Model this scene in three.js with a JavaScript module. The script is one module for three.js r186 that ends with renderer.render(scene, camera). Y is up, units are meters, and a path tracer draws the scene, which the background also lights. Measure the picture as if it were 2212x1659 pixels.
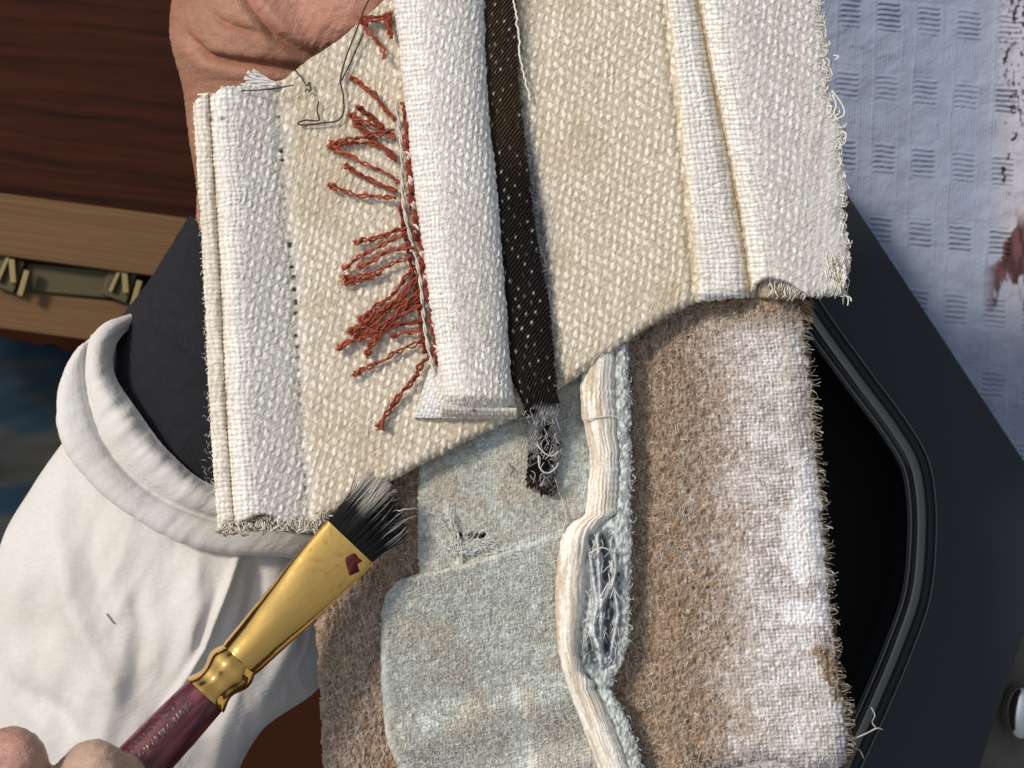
import * as THREE from 'three';
import { mergeGeometries } from 'three/addons/utils/BufferGeometryUtils.js';
import { RoundedBoxGeometry } from 'three/addons/geometries/RoundedBoxGeometry.js';
import { MarchingCubes } from 'three/addons/objects/MarchingCubes.js';

// ---------------------------------------------------------------- camera, sky, sun, exposure
const S = 0.24 / 2212, D = 2900;            // S: metres per drawing unit; D: camera height in drawing units
const scene = new THREE.Scene();
const camera = new THREE.PerspectiveCamera(2 * Math.atan(829.5 / D) * 180 / Math.PI, 4 / 3, 0.01, 20);
camera.position.set(0, D * S, 0); camera.up.set(0, 0, -1); camera.lookAt(0, 0, 0);
camera.focus = D * S; camera.userData.fStop = 24;
camera.updateMatrixWorld(true); scene.add(camera);

const renderer = new THREE.WebGLRenderer({ antialias: true });
renderer.setSize(1024, 768);
renderer.toneMapping = THREE.LinearToneMapping; renderer.toneMappingExposure = 1.12;
renderer.shadowMap.enabled = true; renderer.shadowMap.type = THREE.PCFSoftShadowMap;

{ // bright soft sky: brighter towards the upper left, darker near the horizon
  const W = 128, Hh = 64, a = new Float32Array(W * Hh * 4);
  const L = new THREE.Vector3(-0.62, 0.62, -0.48).normalize();
  for (let j = 0; j < Hh; j++) for (let i = 0; i < W; i++) {
    const phi = (i + .5) / W * Math.PI * 2 - Math.PI, th = (j + .5) / Hh * Math.PI - Math.PI / 2;
    const d = new THREE.Vector3(Math.cos(th) * Math.cos(phi), Math.sin(th), Math.cos(th) * Math.sin(phi));
    const c = Math.max(0, d.dot(L)), up = d.y;
    let v = up > 0 ? 0.19 + 0.15 * up + 0.66 * Math.pow(c, 3.5) : 0.03;
    const k = (j * W + i) * 4;
    a[k] = v * 0.90; a[k + 1] = v * 0.98; a[k + 2] = v * 1.11; a[k + 3] = 1;
  }
  const t = new THREE.DataTexture(a, W, Hh, THREE.RGBAFormat, THREE.FloatType);
  t.mapping = THREE.EquirectangularReflectionMapping; t.magFilter = t.minFilter = THREE.LinearFilter; t.needsUpdate = true;
  scene.background = t; scene.environment = t;
}
const sun = new THREE.DirectionalLight(0xfff2e2, 2.5);
sun.position.set(-0.56, 0.57, -0.38); sun.castShadow = true; sun.shadow.radius = 18;
sun.shadow.mapSize.set(2048, 2048);
Object.assign(sun.shadow.camera, { left: -.4, right: .4, top: .4, bottom: -.4, near: .05, far: 2 });
scene.add(sun, sun.target);

// ---------------------------------------------------------------- helpers
let seed = 12345;
const rnd = () => { seed = (seed * 1664525 + 1013904223) >>> 0; return seed / 4294967296; };
const rr = (a, b) => a + (b - a) * rnd();
const lerp = (a, b, t) => a + (b - a) * t;
const clamp = (x, a = 0, b = 1) => x < a ? a : x > b ? b : x;
const ss = (a, b, x) => { const t = clamp((x - a) / (b - a)); return t * t * (3 - 2 * t); };
const hash = (i, j) => { let h = Math.imul(i | 0, 374761393) + Math.imul(j | 0, 668265263); h = Math.imul(h ^ (h >>> 13), 1274126177); return ((h ^ (h >>> 16)) >>> 0) / 4294967296; };
const noise = (x, y) => { const i = Math.floor(x), j = Math.floor(y), u = x - i, v = y - j, a = u * u * (3 - 2 * u), b = v * v * (3 - 2 * v); return lerp(lerp(hash(i, j), hash(i + 1, j), a), lerp(hash(i, j + 1), hash(i + 1, j + 1), a), b); };
const fbm = (x, y, o = 4) => { let s = 0, a = .5, n = 0; for (let k = 0; k < o; k++) { s += a * noise(x, y); n += a; x = x * 2.03 + 17.1; y = y * 2.03 + 5.7; a *= .5; } return s / n; };
const mix3 = (a, b, t) => [lerp(a[0], b[0], t), lerp(a[1], b[1], t), lerp(a[2], b[2], t)];
const mul3 = (a, k) => [a[0] * k, a[1] * k, a[2] * k];
function P(x, y, h = 0) { const k = (D - h) / D; return [(x - 1106) * S * k, h * S, (y - 829.5) * S * k]; }
// smooth interpolation through [t, value...] rows
function table(rows) {
  const n = rows.length;
  return (t, c = 1) => {
    if (t <= rows[0][0]) return rows[0][c] + (rows[1][c] - rows[0][c]) / (rows[1][0] - rows[0][0]) * (t - rows[0][0]);
    if (t >= rows[n - 1][0]) return rows[n - 1][c] + (rows[n - 1][c] - rows[n - 2][c]) / (rows[n - 1][0] - rows[n - 2][0]) * (t - rows[n - 1][0]);
    let i = 0; while (t > rows[i + 1][0]) i++;
    const a = rows[i], b = rows[i + 1], w = b[0] - a[0], u = (t - a[0]) / w;
    const s = (b[c] - a[c]) / w, s0 = i ? (a[c] - rows[i - 1][c]) / (a[0] - rows[i - 1][0]) : s, s1 = i + 2 < n ? (rows[i + 2][c] - b[c]) / (rows[i + 2][0] - b[0]) : s;
    const lim = (p, q) => p * q <= 0 ? 0 : 2 * p * q / (p + q), m0 = i ? lim(s0, s) : s, m1 = i + 2 < n ? lim(s, s1) : s;
    const u2 = u * u, u3 = u2 * u;
    return (2 * u3 - 3 * u2 + 1) * a[c] + (u3 - 2 * u2 + u) * w * m0 + (-2 * u3 + 3 * u2) * b[c] + (u3 - u2) * w * m1;
  };
}
function segDist(x, y, pts) { // distance to a polyline and how far along it
  let best = 1e9, at = 0;
  for (let i = 0; i + 1 < pts.length; i++) {
    const [ax, ay] = pts[i], [bx, by] = pts[i + 1], dx = bx - ax, dy = by - ay, t = clamp(((x - ax) * dx + (y - ay) * dy) / (dx * dx + dy * dy));
    const d = Math.hypot(x - ax - dx * t, y - ay - dy * t); if (d < best) { best = d; at = (i + t) / (pts.length - 1); }
  }
  return [best, at];
}
const numbers = {};
const numbered = (n) => { const k = numbers[n] = (numbers[n] ?? -1) + 1; return k ? `${n}_${String(k).padStart(3, '0')}` : n; };
function tag(o, label, category, group, kind) { if (label) o.userData.label = label; if (category) o.userData.category = category; if (group) o.userData.group = group; if (kind) o.userData.kind = kind; return o; }
function thing(name, at, label, category, group) { const g = new THREE.Group(); g.name = numbered(name); if (at) g.position.set(...P(...at)); scene.add(g); return tag(g, label, category, group); }
function put(name, geo, mat, parent = scene) {
  const m = new THREE.Mesh(geo, mat); m.name = parent === scene ? numbered(name) : name;
  if (parent !== scene) { parent.updateWorldMatrix(true, false); geo.applyMatrix4(parent.matrixWorld.clone().invert()); }
  m.castShadow = m.receiveShadow = true; parent.add(m); return m;
}
const std = (color, roughness = .9, extra = {}) => new THREE.MeshStandardMaterial({ color: new THREE.Color().setRGB(...color), roughness, ...extra });
const vmat = (roughness = .95, extra = {}) => new THREE.MeshPhysicalMaterial({ vertexColors: true, roughness, specularIntensity: .4, ...extra });

// a parametric sheet: pos(u,v) -> [x,y,h]; disp and col get (s,t,u,v,x,y); skirt gives it a thickness
function surf({ nu, nv, pos, tex, disp, col, skirt = 0 }) {
  const w = nu + 1, n = w * (nv + 1), b = new Float64Array(n * 3), p = [], c = [], uv = [], idx = [];
  for (let j = 0; j <= nv; j++) for (let i = 0; i <= nu; i++) { const q = pos(i / nu, j / nv), k = (j * w + i) * 3; b[k] = q[0]; b[k + 1] = q[1]; b[k + 2] = q[2]; }
  const low = new Float64Array(n * 3), top = new Float64Array(n * 3);
  for (let j = 0; j <= nv; j++) for (let i = 0; i <= nu; i++) {
    const k = (j * w + i) * 3, l = (j * w + Math.max(0, i - 1)) * 3, r = (j * w + Math.min(nu, i + 1)) * 3, t = (Math.max(0, j - 1) * w + i) * 3, d = (Math.min(nv, j + 1) * w + i) * 3;
    const ux = b[r] - b[l], uy = b[r + 1] - b[l + 1], uz = b[r + 2] - b[l + 2], vx = b[d] - b[t], vy = b[d + 1] - b[t + 1], vz = b[d + 2] - b[t + 2];
    let nx = uy * vz - uz * vy, ny = uz * vx - ux * vz, nz = ux * vy - uy * vx; const m = Math.hypot(nx, ny, nz) || 1; nx /= m; ny /= m; nz /= m;
    const u = i / nu, v = j / nv, x = b[k], y = b[k + 1], st = tex ? tex(u, v, x, y) : [x, y];
    const e = disp ? disp(st[0], st[1], u, v, x, y) : 0;
    top[k] = x + nx * e; top[k + 1] = y + ny * e; top[k + 2] = b[k + 2] + nz * e;
    low[k] = x - nx * skirt; low[k + 1] = y - ny * skirt; low[k + 2] = b[k + 2] - nz * skirt;
    p.push(...P(top[k], top[k + 1], top[k + 2])); c.push(...(col ? col(st[0], st[1], u, v, x, y, e) : [1, 1, 1])); uv.push(st[0] * S, st[1] * S);
  }
  for (let j = 0; j < nv; j++) for (let i = 0; i < nu; i++) { const a = j * w + i; idx.push(a, a + w, a + 1, a + 1, a + w, a + w + 1); }
  if (skirt) {
    const ring = []; for (let i = 0; i < nu; i++) ring.push(i); for (let j = 0; j < nv; j++) ring.push(j * w + nu); for (let i = nu; i > 0; i--) ring.push(nv * w + i); for (let j = nv; j > 0; j--) ring.push(j * w);
    const at = p.length / 3;
    for (const a of ring) for (const f of [0, .35, .75, 1]) { const k = a * 3, g = (f > 0 && f < 1) ? 1 : 0; p.push(...P(lerp(top[k], low[k], f) + g * (hash(a, 3 + f * 8) - .5) * 2, lerp(top[k + 1], low[k + 1], f) + g * (hash(a, 5 + f * 8) - .5) * 2, lerp(top[k + 2], low[k + 2], f))); const q = .8 + .3 * hash(a, 77 + f * 9); c.push(c[k] * q, c[k + 1] * q, c[k + 2] * q); uv.push(uv[a * 2] + f * skirt * S, uv[a * 2 + 1]); }
    for (let r = 0; r < ring.length; r++) { const r2 = (r + 1) % ring.length; for (let f = 0; f < 3; f++) { const A = at + r * 4 + f, B = at + r2 * 4 + f; idx.push(A, B, A + 1, B, B + 1, A + 1); } }
    const q = 10, mu = Math.ceil(nu / q), mv = Math.ceil(nv / q), a0 = p.length / 3;
    for (let j = 0; j <= mv; j++) for (let i = 0; i <= mu; i++) { const a = Math.min(nv, j * q) * w + Math.min(nu, i * q), k = a * 3; p.push(...P(low[k], low[k + 1], low[k + 2])); c.push(c[k], c[k + 1], c[k + 2]); uv.push(uv[a * 2], uv[a * 2 + 1]); }
    for (let j = 0; j < mv; j++) for (let i = 0; i < mu; i++) { const a = a0 + j * (mu + 1) + i; idx.push(a, a + 1, a + mu + 1, a + 1, a + mu + 2, a + mu + 1); }
  }
  return geom(p, c, uv, idx);
}
function geom(p, c, uv, idx) {
  const g = new THREE.BufferGeometry(); g.setAttribute('position', new THREE.Float32BufferAttribute(p, 3)); g.setAttribute('color', new THREE.Float32BufferAttribute(c, 3));
  g.setAttribute('uv', new THREE.Float32BufferAttribute(uv, 2)); g.setIndex(idx); g.computeVertexNormals(); return g;
}
// Coons patch between four edges given as functions of 0..1
function coons(T, B, L, R) {
  const p00 = T(0), p10 = T(1), p01 = B(0), p11 = B(1);
  return (u, v) => { const t = T(u), b = B(u), l = L(v), r = R(v); return [0, 1].map(k => (1 - v) * t[k] + v * b[k] + (1 - u) * l[k] + u * r[k] - ((1 - u) * (1 - v) * p00[k] + u * (1 - v) * p10[k] + (1 - u) * v * p01[k] + u * v * p11[k])); };
}
const edgeX = (f, x0, x1) => (u) => { const x = lerp(x0, x1, u); return [x, f(x)]; };
const edgeY = (f, y0, y1) => (v) => { const y = lerp(y0, y1, v); return [f(y), y]; };
// a yarn or fibre through points [x,y,h]; r may be a function of 0..1; plies > 1 twists it
function yarn(pts, r, col, { plies = 1, twist = 9, seg = 0, sides = 6, wob = 0, closed = false } = {}) {
  const cv = new THREE.CatmullRomCurve3(pts.map(q => new THREE.Vector3(...P(q[0], q[1], q[2]))), closed, 'centripetal'), len = cv.getLength() / S;
  const n = seg || Math.max(6, Math.ceil(len / 5)), p = [], c = [], uv = [], idx = [], ph = hash(Math.round(pts[0][0] * 7), Math.round(pts[0][1] * 3)) * 6.3;
  const up = new THREE.Vector3(0, 1, 0);
  for (let q = 0; q < plies; q++) {
    const at = p.length / 3;
    for (let i = 0; i <= n; i++) {
      const t = i / n, o = cv.getPoint(t), d = cv.getTangent(t), a = new THREE.Vector3().crossVectors(d, up).normalize(), b = new THREE.Vector3().crossVectors(a, d);
      if (!(a.length() > .1)) { a.set(1, 0, 0); b.set(0, 0, 1); }
      const R = (typeof r === 'function' ? r(t) : r) * S, ang = ph + q / plies * Math.PI * 2 + t * len / twist, off = plies > 1 ? R * .62 : 0, rad = plies > 1 ? R * .62 : R;
      const w = wob ? (noise(t * len / 9 + ph * 10, q + 3) - .5) * wob * S * 2 : 0, cx = o.clone().addScaledVector(a, Math.cos(ang) * off + w).addScaledVector(b, Math.sin(ang) * off);
      for (let k = 0; k < sides; k++) { const e = k / sides * Math.PI * 2, v = cx.clone().addScaledVector(a, Math.cos(e) * rad).addScaledVector(b, Math.sin(e) * rad); p.push(v.x, v.y, v.z); const cc = typeof col === 'function' ? col(t) : col, f = .8 + .4 * hash(i * 3 + q, k + at); c.push(cc[0] * f, cc[1] * f, cc[2] * f); uv.push(t, k / sides); }
    }
    for (let i = 0; i < n; i++) for (let k = 0; k < sides; k++) { const A = at + i * sides + k, B = at + i * sides + (k + 1) % sides; idx.push(A, B, A + sides, B, B + sides, A + sides); }
    for (const [e, f] of [[at, 1], [at + n * sides, 0]]) for (let k = 1; k + 1 < sides; k++) f ? idx.push(e, e + k + 1, e + k) : idx.push(e, e + k, e + k + 1);
  }
  return geom(p, c, uv, idx);
}
// lofted body along a path of rings { x, y, h, a, b }: a across the picture plane, b in height
function loft(rings, nu, nv, disp, col) {
  const rows = ['x', 'y', 'h', 'a', 'b', 'e'].map(k => table(rings.map((r, i) => [i / (rings.length - 1), r[k] ?? 2])));
  return surf({ nu, nv, pos: (u, v) => {
    const [x, y, h, a, b, e] = rows.map(f => f(v)), d = .004, tx = rows[0](v + d) - rows[0](v - d), ty = rows[1](v + d) - rows[1](v - d), m = Math.hypot(tx, ty) || 1;
    const th = Math.PI * 2 * u, c = Math.cos(th), s = Math.sin(th), C = Math.sign(c) * Math.abs(c) ** (2 / e), Z = Math.sign(s) * Math.abs(s) ** (2 / e);
    return [x + ty / m * -a * -C, y + tx / m * a * -C, h + b * Z];
  }, disp, col });
}
// fuzz: curled fibres scattered on a sheet
function fuzz(parent, count, place, { len = 16, r = .8, tint = [[.7, .6, .45], [.4, .3, .2]], lift = 3 } = {}) {
  const vs = []; for (let k = 0; k < 6; k++) { const q = []; for (let i = 0; i < 5; i++) { const a = k * 1.1 + i * (.5 + .25 * k); q.push([1106 + (i - 2) * .25 + .12 * Math.sin(a * 1.3), 829.5 + .16 * Math.sin(a * 2), .1 * (4 - (i - 2) ** 2)]); } vs.push(q); }
  const m = vmat(1), o = new THREE.Object3D(), col = new THREE.Color();
  const per = Math.ceil(count / vs.length);
  vs.forEach((q) => {
    const g = yarn(q, (t) => .062 * (1 - .6 * Math.abs(t - .5) * 2) * r, [1, 1, 1], { seg: 5, sides: 3 });
    const I = new THREE.InstancedMesh(g, m, per); I.name = 'fuzz'; I.userData.kind = 'stuff'; I.castShadow = I.receiveShadow = true;
    parent.updateWorldMatrix(true, false); const inv = parent.matrixWorld.clone().invert();
    for (let i = 0; i < per; i++) {
      const [x, y, h, ang, k, tone] = place(), w = P(x, y, h + lift * (rnd() - .2)); o.position.set(...w); o.rotation.set(rr(-.35, .35), ang ?? rr(0, 6.3), rr(-.35, .35), 'YXZ');
      const s = len * rr(.6, 1.4) * (k ?? 1); o.scale.set(s, s * .55, s); o.updateMatrix(); I.setMatrixAt(i, inv.clone().multiply(o.matrix));
      const c = mul3(mix3(tint[0], tint[1], tone ?? rnd()), rr(.8, 1.2)); I.setColorAt(i, col.setRGB(...c));
    }
    parent.add(I);
  });
}
// plain weave: warp runs along t
function weave(s, t, a, b, warpR = .62, weftR = .5, bias = 0) {
  s += (noise(s / 60, t / 90) - .5) * a * 1.2 + (noise(s / 9, t / 25 + 7) - .5) * a * .55; t += (noise(s / 80 + 9, t / 60) - .5) * b * .9 + (noise(s / 25 + 3, t / 9) - .5) * b * .6;
  const i = Math.floor(s / a), j = Math.floor(t / b), fu = (s / a - i - .5) * 2, fv = (t / b - j - .5) * 2;
  const wi = .7 + .5 * hash(i, 11) + .3 * (hash(i + 5, j >> 1) - .5), wj = .7 + .5 * hash(j, 23);
  const wp = Math.sqrt(Math.max(0, 1 - fu * fu)) * warpR * wi + .5 * Math.cos(Math.PI * (t / b - .5) + Math.PI * i) + bias;
  const wf = Math.sqrt(Math.max(0, 1 - fv * fv)) * weftR * wj - .5 * Math.cos(Math.PI * (s / a - .5) + Math.PI * j);
  const up = wp > wf; return [Math.max(wp, wf), up, up ? hash(i, j) : hash(i + 91, j + 37)];
}

// cloth whose warp shows as staggered teardrop floats over a finer ground; returns [height, float?, key]
function floats(s, t, px = 16, py = 10.4) {
  const s0 = s, t0 = t; s += (noise(s / 70, t / 110) - .5) * 9; t += (noise(s / 90 + 9, t / 60) - .5) * 8 + s * .1;
  const j0 = Math.floor(t / py); let best = 0, key = .5;
  for (let dj = -1; dj <= 2; dj++) {
    const j = j0 + dj, off = j * 13.4, i0 = Math.floor((s - off) / (2 * px));
    for (let di = 0; di <= 1; di++) {
      const i = i0 + di, h = hash(i * 2 + 1, j), h2 = hash(i + 311, j + 77), h3 = hash(i + 57, j + 501), cx = off + i * 2 * px + (h - .5) * 4, cy = j * py + (h2 - .5) * 4;
      const w = 4.0 + 1.7 * h3, l = 7.2 + 3.6 * h2, dy = (t - cy) / l, dx = (s - cx - (h3 - .5) * 5 * dy) / (w * (1 + .42 * dy)), r = dx * dx + dy * dy;
      if (r < 1) { const v = Math.sqrt(1 - r) * (.45 + .7 * h); if (v > best) { best = v; key = h3; } }
    }
  }
  const g = weave(s0 * 1.02, t0, 7.6, 5.2, .5, .5)[0], n = noise(s0 / 2.4, t0 / 6);
  const slub = .75 + .5 * fbm(s0 / 34, t0 / 120, 2) + .35 * (hash(Math.floor(s0 / 11), 7) - .5); best *= slub;
  return [.22 * g + .2 * n + best * 1.0 * (.75 + .5 * noise(s0 / 1.9, t0 / 3.8)), best > .12, key, best];
}
// ================================================================ THE SETTING
{
  const g = surf({ nu: 60, nv: 60, pos: (u, v) => [lerp(-4000, 6000, u), lerp(-4000, 5600, v), -2600], col: (s, t) => mul3([.034, .011, .005], .7 + .6 * fbm(s / 700, t / 60, 4)) });
  tag(put('floor', g, vmat(.95, { specularIntensity: .1 })), 'dark red brown floor under everything', null, null, 'structure');
}

// ---------------------------------------------------------------- wooden paint box behind, on the left
function boxAt(x, y, h, w, d, th, deg, r = 6) { const k = (D - h) / D * S, g = new RoundedBoxGeometry(w * k, th * S, d * k, 3, Math.min(r * S, th * S * .45)); g.rotateY(-deg * Math.PI / 180); g.translate(...P(x, y, h)); return g; }
function woodTex(a, b, k) {
  const W = 512, d = new Uint8Array(W * W * 4), enc = (v) => Math.round(255 * clamp(v) ** (1 / 2.2));
  for (let j = 0; j < W; j++) for (let i = 0; i < W; i++) { const w = fbm(i / 220, j / 9 + fbm(i / 150, j / 120) * k, 4), f = noise(i / 30, j / 1.6), t = clamp(w * 1.1 - .08 + (f - .5) * .3), c = mix3(a, b, t), o = (j * W + i) * 4; d[o] = enc(c[0]); d[o + 1] = enc(c[1]); d[o + 2] = enc(c[2]); d[o + 3] = 255; }
  const t = new THREE.DataTexture(d, W, W); t.colorSpace = THREE.SRGBColorSpace; t.wrapS = t.wrapT = THREE.RepeatWrapping; t.magFilter = THREE.LinearFilter; t.needsUpdate = true; return t;
}
{
  const box = thing('wooden_box', [100, 500, -1700], 'wooden paint box with dark lid, pale rails and brass catches behind the sleeved arm', 'box');
  const dark = new THREE.MeshPhysicalMaterial({ map: woodTex([.009, .002, .001], [.05, .011, .004], 5), roughness: .8, specularIntensity: .15 }), pale = new THREE.MeshPhysicalMaterial({ map: woodTex([.10, .047, .017], [.18, .10, .042], 6), roughness: .7, specularIntensity: .3 });
  const brass = std([.22, .17, .075], .5, { metalness: .6 }), steel = std([.06, .048, .018], .5, { metalness: .5 });
  put('lid_panel', boxAt(60, 100, -1560, 1400, 720, 60, 6), dark, box);
  put('rail', boxAt(100, 500, -1500, 900, 132, 110, 7.6), pale, box);
  put('rail', boxAt(40, 668, -1560, 900, 92, 80, 7.6), pale, box);
  put('gap_panel', boxAt(80, 590, -1680, 900, 200, 30, 7.6), std([.02, .016, .008], .8), box);
  put('catch_plate', boxAt(145, 606, -1510, 190, 62, 14, 5), steel, box);
  for (const [x, y] of [[25, 590], [268, 612]]) {
    const cat = put('catch', boxAt(x - 8, y, -1490, 60, 74, 26, 20), steel, box);
    put('catch_edge', boxAt(x - 16, y - 8, -1470, 9, 60, 22, 24, 3), brass, cat);
    put('catch_edge', boxAt(x + 4, y - 4, -1468, 14, 52, 18, -4, 3), brass, cat);
    put('catch_edge', boxAt(x + 28, y + 22, -1466, 13, 58, 22, 16, 3), brass, cat);
  }
  const sc = new THREE.CylinderGeometry(12 * S, 13 * S, 8 * S, 16); sc.translate(...P(232, 603, -1496)); put('screw', sc, std([.1, .05, .025], .4, { metalness: .8 }), box);
}
{
  const g = surf({ nu: 80, nv: 60, pos: (u, v) => { const x = lerp(-500, 420, u), y = lerp(720, 1330, v) + (u - .5) * 180; return [x, y, -2200 + 120 * fbm(x / 260, y / 90, 3) - 260 * ss(.75, 1, u)]; }, col: (s, t) => mix3([.012, .03, .05], [.045, .045, .04], ss(.4, .7, fbm(s / 200, t / 60))), skirt: 20 });
  tag(put('blue_cloth', g, vmat()), 'dark blue cloth lying in shadow under the pale rail of the wooden box', 'cloth');
}

// ---------------------------------------------------------------- black tray behind, on the right
{
  const tray = thing('black_tray', [1950, 1100, -900], 'dark tray with a flat matt border and a glossy lip around a deep black well', 'tray');
  const TP = (x, y) => { const q = P(x, y, -780); return new THREE.Vector2(q[0], -q[2]); };
  const rimPts = [[1560, 420], [1660, 530], [1760, 690], [1850, 815], [1935, 930], [1975, 1000], [1990, 1080], [1990, 1190], [1978, 1290], [1940, 1400], [1885, 1530], [1835, 1640], [1780, 1770], [1700, 1850]];
  const lip = new THREE.CatmullRomCurve3(rimPts.map(q => new THREE.Vector3(q[0], q[1], 0)), false, 'centripetal').getPoints(120);
  const shape = new THREE.Shape([[1300, 250], [1716, 250], [1836, 432], [2212, 1000], [2330, 1180], [2205, 1380], [2110, 1670], [2040, 1950], [1300, 1950]].map(q => TP(...q)));
  shape.holes.push(new THREE.Path([...lip.map(q => TP(q.x, q.y)), TP(1420, 1850), TP(1420, 420)]));
  const eg = new THREE.ExtrudeGeometry(shape, { depth: 260 * S, bevelEnabled: true, bevelSize: 3 * S, bevelThickness: 3 * S, bevelSegments: 2, curveSegments: 40 }); eg.rotateX(-Math.PI / 2); eg.translate(0, (-780 - 263) * S, 0);
  put('border', eg, std([.008, .0105, .016], .7), tray);
  put('well_floor', surf({ nu: 20, nv: 20, pos: (u, v) => { const y = lerp(330, 1930, v), x1 = Math.min(2050, 1800 + (y - 432) * .6); return [lerp(1330, x1, u), y, -1035]; }, col: () => [.004, .004, .004] }), vmat(.8), tray);
  const gl = new THREE.MeshPhysicalMaterial({ color: new THREE.Color().setRGB(.006, .006, .007), roughness: .1, ior: 1.9, clearcoat: 1, clearcoatRoughness: .04 });
  const rc = lip; const prof = [[36, -4], [34, 8], [31, 11], [28, 8], [24, -2], [16, -3], [11, 14], [4, 23], [-6, 26], [-16, 20], [-21, 4], [-26, 2], [-30, 5], [-33, 0], [-37, -30], [-42, -120], [-48, -250]];
  const PR = new THREE.CatmullRomCurve3(prof.map(q => new THREE.Vector3(q[0], q[1], 0)), false, 'centripetal');
  put('lip', surf({ nu: 110, nv: 240, pos: (u, v) => { const f = v * (rc.length - 1), i = Math.min(rc.length - 2, Math.floor(f)), a = rc[i], b = rc[i + 1], i0 = rc[Math.max(0, i - 1)], i3 = rc[Math.min(rc.length - 1, i + 2)], q = f - i, tx = lerp(b.x - i0.x, i3.x - a.x, q), ty = lerp(b.y - i0.y, i3.y - a.y, q), m = Math.hypot(tx, ty), o = PR.getPoint(1 - u); return [lerp(a.x, b.x, q) + ty / m * o.x, lerp(a.y, b.y, q) - tx / m * o.x, -780 + o.y]; } }), gl, tray);
  // bracket with a bright knob at the lower right corner
  const br = thing('metal_bracket', [2230, 1560, -1000], 'grey metal bracket with a chrome knob beside the dark tray corner', 'bracket');
  put('plate', surf({ nu: 40, nv: 60, pos: (u, v) => [lerp(2040, 2480, u) + (1 - v) * 90, lerp(1290, 1900, v), -1120], col: (s, t) => mul3([.1, .09, .08], .7 + .6 * fbm(s / 30, t / 30)), skirt: 30 }), vmat(.6), br);
  const kn = new THREE.SphereGeometry(1, 40, 24); kn.scale(52 * S, 46 * S, 84 * S); kn.translate(...P(2204, 1540, -1075)); put('knob', kn, std([.6, .6, .6], .12, { metalness: 1 }), br);
}
// ---------------------------------------------------------------- embossed paper towel
{
  const stain = (x, y) => { const a = ss(.50, .62, fbm(x / 28, y / 60, 4) + .42 * Math.exp(-(((x - 2200) / 62) ** 2 + ((y - 560) / 95) ** 2)) - .14); return a * ss(2115, 2160, x) * ss(440, 500, y) * (1 - ss(650, 730, y)); };
  const ink = (x, y) => { const cx = 2183 + 10 * Math.sin(y / 34) + 14 * (noise(y / 40, 3) - .5), d = Math.abs(x - cx - (noise(x / 6, y / 6) - .5) * 9); return ss(.48, .6, noise(y / 13 + 9, x / 30)) * (1 - ss(1.5, 5, d)) * (1 - ss(400, 440, y)) + ss(.74, .8, noise(x / 5, y / 7)) * ss(2125, 2200, x) * (1 - ss(250, 330, y)) * .9; };
  const cell = (x, y) => {  // rows of squares pressed with wavy horizontal lines, finer upright lines between
    const yy = y - (x - 1780) * .105, xx = x + y * .045 + 6 * (noise(x / 90, y / 90) - .5);
    const i = Math.floor(xx / 86), fx = xx / 86 - i, j = Math.floor((yy + 20) / 154), fy = (yy + 20) / 154 - j;
    const sq = ss(.08, .12, fx) * (1 - ss(.60, .66, fx)) * ss(.05, .09, fy) * (1 - ss(.44, .5, fy)), st = .6 + .7 * hash(i, j + 5);
    let e = sq * st * 4.2 * Math.sin((yy + 2.5 * (noise(xx / 14, yy / 20) - .5)) / 11.4 * Math.PI * 2);
    const vs = ss(.5, .56, fy) * (1 - ss(.94, .99, fy)); e += 2.2 * vs * Math.sin(xx / 6.2 * Math.PI * 2) * ss(.3, .6, noise(xx / 50, yy / 60));
    e += 1.2 * ss(.66, .7, fx) * Math.sin(xx / 6.2 * Math.PI * 2) * (1 - vs) * noise(xx / 40 + 8, yy / 50);
    e += 1.6 * (Math.exp(-(((fx - .02) * 86 / 2.5) ** 2)) * (.3 + 1.2 * noise(i * 3, yy / 40)) + Math.exp(-(((fx - .7) * 86 / 2.5) ** 2)) * noise(i * 3 + 1, yy / 30) - Math.exp(-(((fy - .02) * 154 / 5) ** 2)) * noise(xx / 40, j * 5));
    return e + 15 * (fbm(x / 60, y / 45, 4) - .5) + 1.6 * (noise(x / 3.2, y / 3.2) - .5);
  };
  const g = surf({ nu: 330, nv: 700, pos: (u, v) => { const x = lerp(1640, 2330, u), y = lerp(-90, 1330, v); return [x, y, -1110 + 26 * Math.sin(x / 190 + y / 420) + 22 * ss(2080, 2330, x)]; }, disp: (s, t, u, v, x, y) => cell(x, y),
    col: (s, t, u, v, x, y) => { let c = mul3([.27, .31, .405], .92 + .16 * fbm(x / 25, y / 25)); c = mix3(c, [.50, .46, .50], .7 * ss(2110, 2212, x) * (1 - ss(500, 900, y))); c = mix3(c, mix3([.045, .012, .012], [.12, .045, .045], ss(.4, .7, noise(x / 7, y / 30))), clamp(stain(x, y) * .95)); return mix3(c, [.012, .011, .016], clamp(ink(x, y))); }, skirt: 8 });
  tag(put('paper_towel', g, vmat(.95)), 'pale blue embossed paper towel with maroon and black paint stains behind the tray', 'paper towel');
}

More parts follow.
